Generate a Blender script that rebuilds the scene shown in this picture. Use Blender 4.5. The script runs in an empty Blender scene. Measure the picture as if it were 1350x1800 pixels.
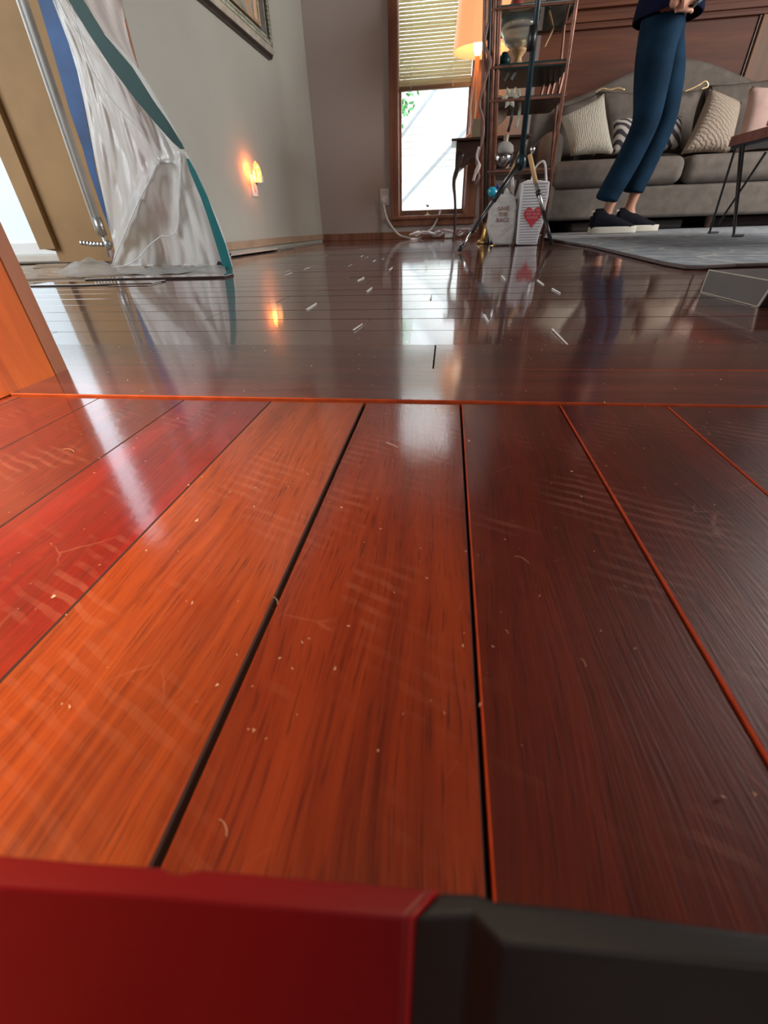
import bpy, bmesh, math, random
import numpy as np
from mathutils import Vector, Matrix
random.seed(7); rng = np.random.RandomState(5)
D = bpy.data; SC = bpy.context.scene; COL = SC.collection

# ------------------------------------------------------------------ camera
FPX = 735.0; PP = (675.0, 900.0); CAMZ = 0.135
_d1 = np.array([115., -519., FPX]); _nx = 38.
_d3 = np.array([_nx, (FPX*FPX+_d1[0]*_nx)/-_d1[1], FPX])
_Y = _d1/np.linalg.norm(_d1); _Z = -_d3/np.linalg.norm(_d3); _X = np.cross(_Y, _Z)
ROT = np.array([_X, _Y, _Z]); CAM = np.array([0, 0, CAMZ])
cd = D.cameras.new('camera'); cam = D.objects.new('camera', cd); COL.objects.link(cam)
SC.camera = cam
Mc = Matrix((ROT@np.diag([1, -1, -1])).tolist()).to_4x4(); Mc.translation = Vector(CAM)
cam.matrix_world = Mc
cd.sensor_fit = 'VERTICAL'; cd.sensor_height = 24.0; cd.sensor_width = 18.0
cd.lens = FPX/1800*24.0
cd.clip_start = 0.004; cd.clip_end = 100
cd.dof.use_dof = True; cd.dof.focus_distance = 0.55; cd.dof.aperture_fstop = cd.lens/1.15

# ------------------------------------------------------------------ world, exposure
vs = SC.view_settings
vs.view_transform = 'Standard'; vs.look = 'None'; vs.gamma = 1; vs.use_curve_mapping = False
vs.exposure = 0.0
w = D.worlds.new('world'); SC.world = w; w.use_nodes = True
bg = w.node_tree.nodes['Background']; bg.inputs[0].default_value = (.86, .93, 1, 1); bg.inputs[1].default_value = 10.0

# ------------------------------------------------------------------ lights
def area(name, loc, target, sx, sy, power, col):
    l = D.lights.new(name, 'AREA'); l.shape = 'RECTANGLE'; l.size = sx; l.size_y = sy; l.energy = power; l.color = col
    o = D.objects.new(name, l); COL.objects.link(o); o.location = loc
    o.rotation_euler = (Vector(target)-Vector(loc)).to_track_quat('-Z', 'Y').to_euler(); return o
area('rear_fill_light', (1.6, -2.7, 1.9), (0.8, 3, 0.6), 1.6, 1.1, 14, (1, .95, .9))  # added fill from behind the camera; no rear window is modelled
area('side_fill_light', (-3.4, 0.4, 1.5), (-.4, 3.0, 0.6), 1.6, 1.6, 78, (.90, .96, 1))  # added fill from the left, brightens the back wall and film
area('right_fill_light', (3.5, 2.4, 1.5), (-1.1, 2.8, .8), 1.8, 1.4, 125, (1, .97, .94))  # added fill from the right, mainly for the left wall
sl = D.lights.new('warm_fill_spot', 'SPOT'); sl.energy = 640; sl.color = (1, .74, .5); sl.spot_size = math.radians(20.5); sl.spot_blend = 1.0; sl.shadow_soft_size = .10  # unseen spot added for the warm pool on near-left boards and cabinet
so = D.objects.new('warm_fill_spot', sl); COL.objects.link(so); so.location = (0.55, -0.22, 2.2)
so.rotation_euler = (Vector((-.41, .10, 0.05))-so.location).to_track_quat('-Z', 'Y').to_euler()

# ------------------------------------------------------------------ helpers
def ray(u, v): return ROT@np.array([u-PP[0], v-PP[1], FPX])
def onplane(u, v, n, d):
    n = np.array(n, float); r = ray(u, v); return Vector(CAM+r*((d-n@CAM)/(n@r)))
def FL(u, v, z=0.): return onplane(u, v, (0, 0, 1), z)
def PY(u, v, y): return onplane(u, v, (0, 1, 0), y)
def PX(u, v, x): return onplane(u, v, (1, 0, 0), x)
WA = np.array([-1.02, 4.0]); WB = np.array([-1.19, 2.6]); WD = (WB-WA)/np.linalg.norm(WB-WA)
WN = np.array([-WD[1], WD[0], 0]); WDD = WN[:2]@WA            # normal into the room (+x)
def PW(u, v, off=0.): return onplane(u, v, WN, WDD+off)

def mk(name, verts, faces, m=None, parent=None, smooth=False, mats=None):
    me = D.meshes.new(name); me.from_pydata([tuple(v) for v in verts], [], faces); me.update()
    bm = bmesh.new(); bm.from_mesh(me); bmesh.ops.recalc_face_normals(bm, faces=bm.faces); bm.to_mesh(me); bm.free()
    return link(name, me, m, parent, smooth)
def link(name, me, m=None, parent=None, smooth=False):
    if m: me.materials.append(m)
    if smooth:
        for p in me.polygons: p.use_smooth = True
    o = D.objects.new(name, me); COL.objects.link(o)
    if parent: o.parent = parent; o.matrix_parent_inverse = Matrix.Translation(-Vector(parent.location)) if parent.type == 'EMPTY' else parent.matrix_world.inverted()
    return o
def thing(name, label, cat, loc=(0, 0, 0), group=None):
    o = D.objects.new(name, None); COL.objects.link(o); o.location = loc; o.empty_display_size = .05
    return tag(o, label, cat, group)
def tag(o, label=None, cat=None, group=None, kind=None):
    if label: o['label'] = label
    if cat: o['category'] = cat
    if group: o['group'] = group
    if kind: o['kind'] = kind
    return o
class MB:
    def __init__(s): s.v = []; s.f = []
    def add(s, v, f):
        k = len(s.v); s.v += [Vector(p) for p in v]; s.f += [tuple(i+k for i in q) for q in f]; return s
    def box(s, a, b, M=None):
        v = [Vector((x, y, z)) for x in (a[0], b[0]) for y in (a[1], b[1]) for z in (a[2], b[2])]
        if M: v = [M@p for p in v]
        return s.add(v, [(0, 1, 3, 2), (4, 6, 7, 5), (0, 4, 5, 1), (2, 3, 7, 6), (0, 2, 6, 4), (1, 5, 7, 3)])
    def prism(s, pts, vec):
        n = len(pts); pts = [Vector(p) for p in pts]; vec = Vector(vec)
        return s.add(pts+[p+vec for p in pts], [tuple(range(n)), tuple(range(2*n-1, n-1, -1))]+[(i, (i+1) % n, n+(i+1) % n, n+i) for i in range(n)])
    def tube(s, pts, r, n=8, cap=True):
        pts = [Vector(p) for p in pts]; L = len(pts); rs = r if hasattr(r, '__len__') else [r]*L
        v = []; prev = None
        for i, p in enumerate(pts):
            t = (pts[min(i+1, L-1)]-pts[max(i-1, 0)]).normalized()
            if prev is None: a = t.orthogonal().normalized()
            else: a = (prev-t*prev.dot(t)).normalized()
            prev = a; b = t.cross(a)
            for k in range(n):
                q = 2*math.pi*k/n; v.append(p+(a*math.cos(q)+b*math.sin(q))*rs[i])
        f = [(i*n+k, i*n+(k+1) % n, (i+1)*n+(k+1) % n, (i+1)*n+k) for i in range(L-1) for k in range(n)]
        if cap: f += [tuple(range(n))[::-1], tuple(range((L-1)*n, L*n))]
        return s.add(v, f)
    def lathe(s, prof, c, n=20, axis=None):
        c = Vector(c); v = []
        for (r, z) in prof:
            for k in range(n):
                q = 2*math.pi*k/n; p = Vector((r*math.cos(q), r*math.sin(q), z))
                if axis is not None: p = axis@p
                v.append(c+p)
        L = len(prof)
        f = [(i*n+k, i*n+(k+1) % n, (i+1)*n+(k+1) % n, (i+1)*n+k) for i in range(L-1) for k in range(n)]
        return s.add(v, f+[tuple(range(n)), tuple(range((L-1)*n, L*n))])
    def ell(s, c, r, n=16, m=10, M=None):
        v = []; c = Vector(c)
        for i in range(m+1):
            t = math.pi*(.02+.96*i/m)
            for k in range(n):
                q = 2*math.pi*k/n; p = Vector((r[0]*math.sin(t)*math.cos(q), r[1]*math.sin(t)*math.sin(q), r[2]*math.cos(t)))
                v.append(c+(M@p if M else p))
        f = [(i*n+k, i*n+(k+1) % n, (i+1)*n+(k+1) % n, (i+1)*n+k) for i in range(m) for k in range(n)]
        return s.add(v, f+[tuple(range(n)), tuple(range(m*n, (m+1)*n))])
    def build(s, name, m=None, parent=None, smooth=False, bevel=0, seg=2):
        o = mk(name, s.v, s.f, m, parent, smooth)
        if bevel:
            b = o.modifiers.new('bevel', 'BEVEL'); b.width = bevel; b.segments = seg; b.limit_method = 'ANGLE'
            for p in o.data.polygons: p.use_smooth = True
            o.modifiers.new('wn', 'WEIGHTED_NORMAL')
        return o
def box(name, a, b, m, parent=None, bevel=0, seg=2): return MB().box(a, b).build(name, m, parent, False, bevel, seg)
def arc(pts, n=8):
    """Catmull-Rom through pts"""
    P = [Vector(p) for p in pts]; P = [P[0]*2-P[1]]+P+[P[-1]*2-P[-2]]; out = []
    for i in range(1, len(P)-2):
        for k in range(n):
            t = k/n; a, b, c, d = P[i-1:i+3]
            out.append(.5*((2*b)+(c-a)*t+(2*a-5*b+4*c-d)*t*t+(3*b-a-3*c+d)*t**3))
    return out+[P[-2]]

# ------------------------------------------------------------------ materials
def mat(name, col=(.5, .5, .5), rough=.5, metal=0, **kw):
    m = D.materials.new(name); m.use_nodes = True; p = m.node_tree.nodes['Principled BSDF']
    p.inputs['Base Color'].default_value = (*col, 1); p.inputs['Roughness'].default_value = rough; p.inputs['Metallic'].default_value = metal
    for k, v in kw.items():
        k = k.replace('_', ' ')
        if k in p.inputs: p.inputs[k].default_value = v
    return m
class NT:
    def __init__(s, m): s.m = m; s.t = m.node_tree; s.p = s.t.nodes['Principled BSDF']
    def n(s, ty, ins=None, **kw):
        x = s.t.nodes.new(ty)
        for k, v in kw.items(): setattr(x, k, v)
        for k, v in (ins or {}).items():
            if hasattr(v, 'is_output') or isinstance(v, bpy.types.NodeSocket): s.t.links.new(v, x.inputs[k])
            else: x.inputs[k].default_value = v
        return x
    def l(s, a, b): s.t.links.new(a, b)
    def ramp(s, fac, stops):
        r = s.n('ShaderNodeValToRGB', {0: fac}); e = r.color_ramp.elements
        while len(e) < len(stops): e.new(.5)
        for i, (p, c) in enumerate(stops): e[i].position = p; e[i].color = (*c, 1) if len(c) == 3 else c
        return r.outputs[0]
    def noise(s, vec, scale, detail=4, rough=.5, dist=0):
        return s.n('ShaderNodeTexNoise', {'Vector': vec, 'Scale': scale, 'Detail': detail, 'Roughness': rough, 'Distortion': dist}).outputs[0]
    def mapping(s, vec, scale=(1, 1, 1), loc=(0, 0, 0), rot=(0, 0, 0)):
        return s.n('ShaderNodeMapping', {'Vector': vec, 'Scale': scale, 'Location': loc, 'Rotation': rot}).outputs[0]
    def mix(s, fac, a, b, bt='MIX'):
        x = s.n('ShaderNodeMix', data_type='RGBA', blend_type=bt)
        for i, v in ((0, fac), (6, a), (7, b)):
            if isinstance(v, bpy.types.NodeSocket): s.l(v, x.inputs[i])
            else: x.inputs[i].default_value = v if i == 0 or len(v) == 4 else (*v, 1)
        return x.outputs[2]
    def math(s, op, a, b=0.):
        x = s.n('ShaderNodeMath', operation=op)
        for i, v in enumerate((a, b)):
            if isinstance(v, bpy.types.NodeSocket): s.l(v, x.inputs[i])
            else: x.inputs[i].default_value = v
        return x.outputs[0]
    def bump(s, h, strength=.3, dist=.001, target='Normal'):
        b = s.n('ShaderNodeBump', {'Height': h, 'Strength': strength, 'Distance': dist}); s.l(b.outputs[0], s.p.inputs[target]); return b

def soft(name, col, var=.12, scale=8, rough=.8, bumpscale=None, bstr=.3, bdist=.002, **kw):
    """plain matt material with a little procedural variation"""
    m = mat(name, col, rough, **kw); t = NT(m); co = t.n('ShaderNodeTexCoord').outputs['Object']
    f = t.noise(co, scale, 4)
    lo = tuple(c*(1-var) for c in col); hi = tuple(min(1, c*(1+var)) for c in col)
    t.l(t.ramp(f, [(.3, lo), (.7, hi)]), t.p.inputs['Base Color'])
    if bumpscale: t.bump(t.noise(co, bumpscale, 3), bstr, bdist)
    return m

def plank_material(nm='cherry_plank', crough=.115, brough=.42, spec=.3):
    m = mat(nm, (.3, .05, .02), brough); t = NT(m)
    tc = t.n('ShaderNodeTexCoord').outputs['Object']; oi = t.n('ShaderNodeObjectInfo')
    geo = t.n('ShaderNodeNewGeometry').outputs['Position']
    off = t.n('ShaderNodeVectorMath', {0: tc, 1: t.n('ShaderNodeCombineXYZ', {0: t.math('MULTIPLY', oi.outputs['Random'], 37.), 1: t.math('MULTIPLY', oi.outputs['Random'], 91.)}).outputs[0]}, operation='ADD').outputs[0]
    warp = t.noise(t.mapping(off, (3, 9, 9)), 1, 2)
    dv = t.n('ShaderNodeCombineXYZ', {1: t.math('MULTIPLY', warp, .05)}).outputs[0]
    vec = t.n('ShaderNodeVectorMath', {0: off, 1: dv}, operation='ADD').outputs[0]
    broad = t.noise(t.mapping(vec, (2.2, 38, 20)), 1, 4, .6)
    fine = t.noise(t.mapping(vec, (14, 420, 200)), 1, 4, .65)
    pores = t.noise(t.mapping(vec, (45, 900, 300)), 1, 2, .5)
    c = t.ramp(broad, [(.30, (.085, .008, .0025)), (.50, (.175, .019, .0045)), (.74, (.33, .047, .010))])
    c = t.mix(t.math('MULTIPLY', t.ramp(fine, [(.35, (0, 0, 0)), (.7, (1, 1, 1))]), .45), c, (.36, .060, .014))
    c = t.mix(t.math('MULTIPLY', t.ramp(pores, [(.57, (0, 0, 0)), (.68, (1, 1, 1))]), .6), c, (.05, .006, .003))
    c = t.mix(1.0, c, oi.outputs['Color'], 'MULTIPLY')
    # dusty footprints, tread marks and scratches in the foreground
    tread = t.n('ShaderNodeTexWave', {'Vector': t.mapping(geo, (1, 1, 1), (0, 0, 0), (0, 0, .42)), 'Scale': 40., 'Distortion': 2.2, 'Detail': 2., 'Detail Scale': 1.2}, bands_direction='Y').outputs['Fac']
    patch = t.ramp(t.noise(geo, 15, 3, .6, .6), [(.49, (0, 0, 0)), (.66, (1, 1, 1))])
    tr = t.math('MULTIPLY', t.ramp(tread, [(.62, (0, 0, 0)), (.72, (1, 1, 1))]), patch)
    near = t.ramp(t.n('ShaderNodeSeparateXYZ', {0: geo}).outputs[1], [(0., (.15,)*3), (.1, (1, 1, 1)), (.33, (1, 1, 1)), (.37, (.12,)*3)])
    scr = t.n('ShaderNodeTexVoronoi', {'Vector': t.n('ShaderNodeVectorMath', {0: geo, 1: t.n('ShaderNodeCombineXYZ', {0: t.math('MULTIPLY', t.noise(geo, 30, 3), .03)}).outputs[0]}, operation='ADD').outputs[0], 'Scale': 34.}, feature='DISTANCE_TO_EDGE').outputs[0]
    scl = t.math('MULTIPLY', t.ramp(scr, [(0, (1, 1, 1)), (.018, (0, 0, 0))]), t.ramp(t.noise(geo, 23, 2), [(.56, (0, 0, 0)), (.66, (1, 1, 1))]))
    haze = t.math('MULTIPLY', t.ramp(t.noise(geo, 9, 5, .65), [(.42, (0, 0, 0)), (.75, (1, 1, 1))]), .28)
    d = t.math('MULTIPLY', t.math('MAXIMUM', t.math('MAXIMUM', t.math('MULTIPLY', tr, .6), t.math('MULTIPLY', scl, .8)), haze), t.math('MULTIPLY', near, .30))
    c = t.mix(d, c, (.60, .27, .17))
    t.l(c, t.p.inputs['Base Color'])
    p = t.p; p.inputs['Coat Weight'].default_value = 1; p.inputs['Coat IOR'].default_value = 1.62
    cr = t.math('ADD', t.math('MULTIPLY', d, .5), crough); t.l(cr, p.inputs['Coat Roughness'])
    p.inputs['Specular IOR Level'].default_value = spec
    h = t.math('ADD', t.math('MULTIPLY', fine, .25), t.math('MULTIPLY', t.noise(off, 160, 2), .75))
    t.bump(h, .10, .0006, 'Coat Normal'); t.bump(t.math('ADD', fine, pores), .3, .0004)
    return m
PLANK = plank_material(); PLANK_FAR = plank_material('glossy_cherry_plank', .045, .25, .6)
RAW = soft('raw_plank_edge', (.85, .17, .05), .2, 60, .6)

def wood(name, dark, mid, light, sc=1., axis='Z', rough=.45, coat=.3):
    m = mat(name, mid, rough, Coat_Weight=coat, Coat_Roughness=.25); t = NT(m); tc = t.n('ShaderNodeTexCoord').outputs['Object']
    s = {'X': (1.5, 22, 22), 'Y': (22, 1.5, 22), 'Z': (22, 22, 1.5)}[axis]; s = tuple(a*sc for a in s)
    a = t.noise(t.mapping(tc, s), 1, 5, .6, .5); b = t.noise(t.mapping(tc, tuple(k*7 for k in s)), 1, 3)
    c = t.ramp(a, [(.3, dark), (.5, mid), (.75, light)])
    c = t.mix(t.math('MULTIPLY', b, .35), c, dark)
    t.l(c, t.p.inputs['Base Color']); t.bump(b, .15, .0006); return m
CASING = wood('reddish_casing_wood', (.20, .075, .04), (.33, .135, .075), (.43, .20, .12), 1, 'Z')
PANEL = wood('orange_cabinet_wood', (.34, .065, .012), (.58, .135, .02), (.80, .24, .04), 1.3, 'Z', .4, .25)
DARKWOOD = wood('dark_brown_wood', (.03, .012, .008), (.06, .025, .015), (.10, .04, .02), 1, 'X')
WAINSCOT = wood('brown_wall_panelling', (.075, .016, .005), (.135, .034, .010), (.21, .064, .020), .5, 'X', .6, .0)
STILE = wood('amber_wall_stile', (.12, .047, .014), (.20, .08, .023), (.27, .12, .04), .5, 'Z', .55, .05)
TABLEW = wood('table_top_wood', (.12, .035, .018), (.20, .06, .03), (.30, .10, .05), .8, 'X', .35)
LIGHTW = soft('pale_subfloor_wood', (.40, .31, .23), .25, 14, .85, 60, .5)
TRIMRAW = soft('bare_tan_trim_wood', (.42, .29, .20), .15, 12, .8)
PLY = soft('brown_board', (.34, .20, .085), .13, 5, .75, 40, .15)
WALL = soft('taupe_wall_paint', (.52, .46, .435), .03, 2, .9, 90, .12, .001)
WALLL = soft('grey_green_wall_paint', (.475, .475, .425), .05, 2.2, .85, 90, .12, .001)
CEIL = wood('shade_tinted_ceiling', (.035, .022, .015), (.06, .035, .022), (.09, .055, .035), .5, 'Y', .7, 0)  # ceiling colour darkened to stand for shade overhead; the wood is made up
SILVER = soft('antique_silver_frame', (.68, .68, .62), .2, 30, .38, 90, .5, .003, metal=.75)
FRDARK = soft('dark_frame_edge', (.045, .035, .03), .3, 20, .4)
LEAF = soft('pale_silver_leaf', (.62, .66, .56), .3, 60, .35, metal=.5)
WHITEP = soft('white_plastic', (.82, .82, .82), .03, 10, .4)
CREAMBL = soft('cream_blind', (.78, .73, .56), .05, 6, .5)
_t = CREAMBL.node_tree; _p = _t.nodes['Principled BSDF']; _tl = _t.nodes.new('ShaderNodeBsdfTranslucent'); _tl.inputs[0].default_value = (.8, .74, .52, 1); _mx = _t.nodes.new('ShaderNodeMixShader'); _mx.inputs[0].default_value = .62
_t.links.new(_p.outputs[0], _mx.inputs[1]); _t.links.new(_tl.outputs[0], _mx.inputs[2]); _t.links.new(_mx.outputs[0], _t.nodes['Material Output'].inputs[0])
FABRIC = soft('grey_taupe_upholstery', (.175, .15, .13), .15, 18, .95, 400, .4, .001)
SKIN = soft('skin', (.55, .27, .18), .1, 20, .5)
JEANS = soft('dark_teal_denim', (.007, .027, .055), .35, 9, .85, 500, .3, .001)
NAVY = soft('navy_knit', (.008, .011, .035), .2, 30, .9, 300, .3)
BLACKF = soft('black_shoe_fabric', (.012, .012, .018), .2, 40, .9, 500, .3)
SOLE = soft('cream_rubber_sole', (.68, .64, .55), .05, 20, .6)
HAIR = soft('brown_hair', (.06, .035, .02), .4, 90, .6)
BLACK = soft('black_metal', (.015, .015, .017), .2, 30, .35)
TEALM = soft('dark_teal_pole_metal', (.012, .035, .045), .2, 20, .3)
COPPER = soft('copper_tube', (.27, .12, .08), .35, 25, .42, metal=.35)
BRASS = soft('brass', (.55, .33, .12), .2, 30, .3, metal=.8)
GOLD = soft('gold_braid', (.85, .62, .34), .2, 60, .3, metal=.6)
CHROME = mat('chrome', (.75, .78, .8), .12, 1)
STEEL = soft('galvanised_steel', (.45, .45, .44), .25, 40, .35, metal=.8)
TANW = soft('tan_wooden_stick', (.62, .38, .18), .12, 30, .6)
CORD = soft('white_cord_rubber', (.78, .74, .74), .05, 30, .5)
TEALT = soft('teal_tape', (.005, .20, .21), .12, 14, .5)
DTEAL = soft('dark_green_tape', (.018, .085, .078), .15, 14, .55)
BLUET = soft('blue_painters_tape', (.02, .085, .25), .3, 8, .6)
RED = soft('red_plastic', (.20, .002, .006), .06, 30, .38)
REDM = soft('bright_red_trim', (.34, .006, .010), .05, 30, .3)
BLK = soft('black_plastic', (.010, .0105, .012), .15, 40, .5, 300, .2, .0002)
GREY = soft('dark_grey_sheet_metal', (.10, .10, .095), .12, 12, .35)
GREYRIM = soft('pale_metal_rim', (.45, .42, .34), .15, 30, .35)
SIDING = soft('white_siding', (.86, .88, .9), .02, 3, .6)
FOLI = soft('green_leaves', (.12, .33, .12), .4, 20, .8)
PAPER = soft('white_bag_paper', (.84, .83, .84), .05, 12, .75, 60, .3)
INK = soft('grey_bag_ink', (.30, .30, .33), .1, 20, .8)
REDINK = soft('red_bag_ink', (.62, .05, .07), .1, 20, .7)
BROWNINK = soft('brown_bag_ink', (.36, .17, .14), .1, 20, .8)
TURQ = mat('turquoise_glaze', (.02, .42, .62), .12, Coat_Weight=1.)
DKGLASS = mat('dark_green_glass', (.008, .035, .035), .35, Specular_IOR_Level=.25)
PALEGL = mat('clear_glass', (.85, .95, .93), .03, Transmission_Weight=.9)
SPLINT = mat('white_splinter', (.85, .83, .8), .5)
CRUMB = mat('pale_crumb', (.72, .50, .30), .7)
PINK = soft('pale_pink_cushion_fabric', (.62, .42, .36), .08, 20, .9, 300, .3)
CREAMP = soft('cream_ribbed_fabric', (.55, .48, .40), .1, 30, .95)
OLIVE = soft('olive_card', (.25, .20, .12), .1, 20, .7)

def emis(name, col, st, base=(.5, .5, .5)):
    m = mat(name, base, .6); p = m.node_tree.nodes['Principled BSDF']
    p.inputs['Emission Color'].default_value = (*col, 1); p.inputs['Emission Strength'].default_value = st; return m
def stripes(name, a, b, sc, bend=2., rough=.9, direction='X'):
    m = mat(name, a, rough); t = NT(m); tc = t.n('ShaderNodeTexCoord').outputs['Object']
    wv = t.n('ShaderNodeTexWave', {'Vector': tc, 'Scale': sc, 'Distortion': bend, 'Detail': 1.}, bands_direction=direction).outputs['Fac']
    t.l(t.ramp(wv, [(.4, a), (.6, b)]), t.p.inputs['Base Color']); return m
ZEBRA = stripes('black_white_striped_fabric', (.06, .05, .06), (.58, .54, .50), 9, 3, direction='DIAGONAL')

def plastic_material():
    m = mat('milky_plastic_film', (.62, .62, .60), .22, Coat_Weight=.6, Coat_Roughness=.12); t = NT(m)
    tc = t.n('ShaderNodeTexCoord').outputs['Object']
    n = t.noise(t.mapping(tc, (12, 12, 3.5)), 1, 5, .65, .5); t.bump(n, .3, .010)
    t.bump(t.noise(t.mapping(tc, (34, 34, 8)), 1, 4, .6, .8), .8, .010, 'Coat Normal')
    t.p.inputs['Base Color'].default_value = (.78, .78, .76, 1); tr = t.n('ShaderNodeBsdfTransparent'); mx = t.n('ShaderNodeMixShader'); tl = t.n('ShaderNodeBsdfTranslucent', {0: (.8, .8, .78, 1)})
    m2 = t.n('ShaderNodeMixShader', {0: .35}); t.l(t.p.outputs[0], m2.inputs[1]); t.l(tl.outputs[0], m2.inputs[2])
    t.l(t.math('ADD', t.math('MULTIPLY', n, .5), .52), mx.inputs[0]); t.l(tr.outputs[0], mx.inputs[1]); t.l(m2.outputs[0], mx.inputs[2])
    t.l(mx.outputs[0], t.t.nodes['Material Output'].inputs[0]); return m
FILM = plastic_material()
EDGEF = soft('folded_film_edge', (.82, .83, .82), .05, 20, .35)

for m_ in (JEANS, NAVY, BLACKF, FABRIC): m_.node_tree.nodes['Principled BSDF'].inputs['Specular IOR Level'].default_value = .12

# ------------------------------------------------------------------ floor
floor = box('floor', (-4.2, -3.2, -.06), (4.2, 5.2, -.0165), LIGHTW); tag(floor, kind='structure')
PLM = [PLANK]
GAPM = soft('dark_plank_side', (.035, .012, .008), .2, 60, .8)
def plank_mesh(L, W, raw=None, T=.015, ch=.0006):
    # local X = grain; micro-bevelled; raw sides
    x, y = L/2, W/2; v = []; f = []
    v = [(-x, -y, -T), (x, -y, -T), (x, y, -T), (-x, y, -T),
         (-x, -y, -ch*1.4), (x, -y, -ch*1.4), (x, y, -ch*1.4), (-x, y, -ch*1.4),
         (-x+ch, -y+ch, 0), (x-ch, -y+ch, 0), (x-ch, y-ch, 0), (-x+ch, y-ch, 0)]
    f = [(3, 2, 1, 0), (0, 1, 5, 4), (1, 2, 6, 5), (2, 3, 7, 6), (3, 0, 4, 7), (4, 5, 9, 8), (5, 6, 10, 9), (6, 7, 11, 10), (7, 4, 8, 11), (8, 9, 10, 11)]
    me = D.meshes.new('plank'); me.from_pydata(v, [], f); me.materials.append(PLM[0]); me.materials.append(RAW)
    me.materials.append(GAPM)
    for i in range(1, 5): me.polygons[i].material_index = 2
    if raw is not None:
        me.polygons[raw].material_index = 1; me.polygons[raw+4].material_index = 1
        for q in (5, 6, 7, 8):
            if q != raw+4: me.polygons[q].material_index = 2
    me.update(); return me
def plank(x0, x1, y0, y1, along, z=0., tint=None, raw=None):
    L, W = (x1-x0, y1-y0) if along == 'X' else (y1-y0, x1-x0)
    o = D.objects.new('plank', plank_mesh(L, W, raw)); COL.objects.link(o)
    o.location = ((x0+x1)/2, (y0+y1)/2, z); o.rotation_euler = (0, 0, 0 if along == 'X' else math.pi/2); o.parent = floor
    v = random.uniform(.8, 1.15); o.color = (*(tint or (v*.55, v*random.uniform(.8, 1.05), v*2.3)), 1)  # default tint also paints the cross rows' cooler, dimmer light into their colour
    return o
# long planks running away from the camera: edges measured on the floor
H = .135
E_ = [-3.1*H-.255, -3.1*H-.17, -3.1*H-.085, -3.095*H, -2.45*H, -1.787*H, -1.152*H, -.497*H, .132*H, .746*H, 1.379*H, 2.01*H, 2.64*H, 3.27*H, 3.9*H, 4.53*H, 5.16*H]
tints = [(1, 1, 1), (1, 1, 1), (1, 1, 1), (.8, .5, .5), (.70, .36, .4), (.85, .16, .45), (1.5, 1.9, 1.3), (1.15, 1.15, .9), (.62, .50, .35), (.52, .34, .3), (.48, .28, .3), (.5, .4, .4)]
gaps = {7: .0026, 8: .0015, 9: .0014, 10: .0012, 11: .0010, 5: .0006}
box('underlay', (-1.25, -1., -.0163), (3.5, 3.9, -.0153), GAPM, floor)
lift = [0, 0, 0, 0, 0, 0, 0, .0001, .0005, .0010, .0014, .0010, .0006]
for i in range(len(E_)-1):
    g0 = gaps.get(i, .0004)/2; g1 = gaps.get(i+1, .0004)/2
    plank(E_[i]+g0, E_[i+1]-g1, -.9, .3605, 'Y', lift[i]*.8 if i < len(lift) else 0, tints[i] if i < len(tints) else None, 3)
# rows running across
rows = [(.363, .459, .0022), (.4595, .5665, .0012)]
y = .567
while y < 3.95: rows.append((y, y+.0875, 0)); y += .088
def left_edge(y0):
    if y0 < .56: return -1.25
    if y0 < 1.26: return -1.9
    if y0 < 1.34: return -.86
    if y0 < 1.42: return -.70
    if y0 < 1.88: return -.90
    return -1.02-(4.0-y0)*.121+.01
for k, (a, b, dz) in enumerate(rows):
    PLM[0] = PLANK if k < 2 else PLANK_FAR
    x = left_edge(a); R = 3.4 if b < 2 else 3.6
    cuts = [x]
    if k == 0: cuts = [-1.25, .9, 2.0, 3.4]
    elif k == 1: cuts = [-1.25, -.0095, 1.35, 2.6, 3.4]
    elif k == 2: cuts = [-1.9, -.625, .38, 1.5, 2.7, 3.4]
    else:
        c = x+random.uniform(.35, 1.0)
        while c < R-.3: cuts.append(c); c += random.uniform(.75, 1.25)
        cuts.append(R)
    for c0, c1 in zip(cuts[:-1], cuts[1:]): 
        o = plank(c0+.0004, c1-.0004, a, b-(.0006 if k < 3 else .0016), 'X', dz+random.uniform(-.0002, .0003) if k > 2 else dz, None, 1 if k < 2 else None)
        if k == 1 and c0 > -.1 and c0 < .1: o.rotation_euler[1] = -.004; o.location.z = .0040
        if k > 1: o.rotation_euler[0] = random.uniform(-.0035, .0035)
# loose ends of board at the torn-up edge
for (u, v, u2, v2, z) in [(95, 497, 268, 500, .004), (150, 494, 395, 489, .006), (200, 502, 260, 503, .002)]:
    p = FL(u, v); q = FL(u2, v2)
    plank(p.x, q.x, min(p.y, q.y)-.0, min(p.y, q.y)+.07, 'X', z)
# light sliver and dark crack lines beyond
tag(mk('floor_gap_strip', [FL(406, 443, .002), FL(490, 436, .002), FL(487, 438.5, .002), (FL(406, 450, .002))]+[FL(406, 443, .008), FL(490, 436, .008), FL(487, 438.5, .008), FL(406, 450, .008)],
   [(0, 1, 2, 3), (4, 5, 6, 7), (0, 1, 5, 4), (1, 2, 6, 5), (2, 3, 7, 6), (3, 0, 4, 7)], WHITEP), 'thin white strip lying on the floor along the left wall trim', 'strip')
D.objects['floor_gap_strip'].name = 'white_strip'

# ------------------------------------------------------------------ shell
def wallbox(name, a, b, m): return tag(box(name, (a[0], a[1], -.055 if a[2] == 0 else a[2]), b, m), kind='structure')
Wp = lambda s, off=0., z=0.: Vector((WA[0]+WD[0]*s+WN[0]*off, WA[1]+WD[1]*s+WN[1]*off, z))
sEnd = (4.0-2.2)/-WD[1]
wl = MB(); wl.prism([Wp(-.1, 0, -.05), Wp(sEnd, 0, -.05), Wp(sEnd, -.12, -.05), Wp(-.1, -.12, -.05)], (0, 0, 2.5)).build('wall_left', WALLL); tag(D.objects['wall_left'], kind='structure')
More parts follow.
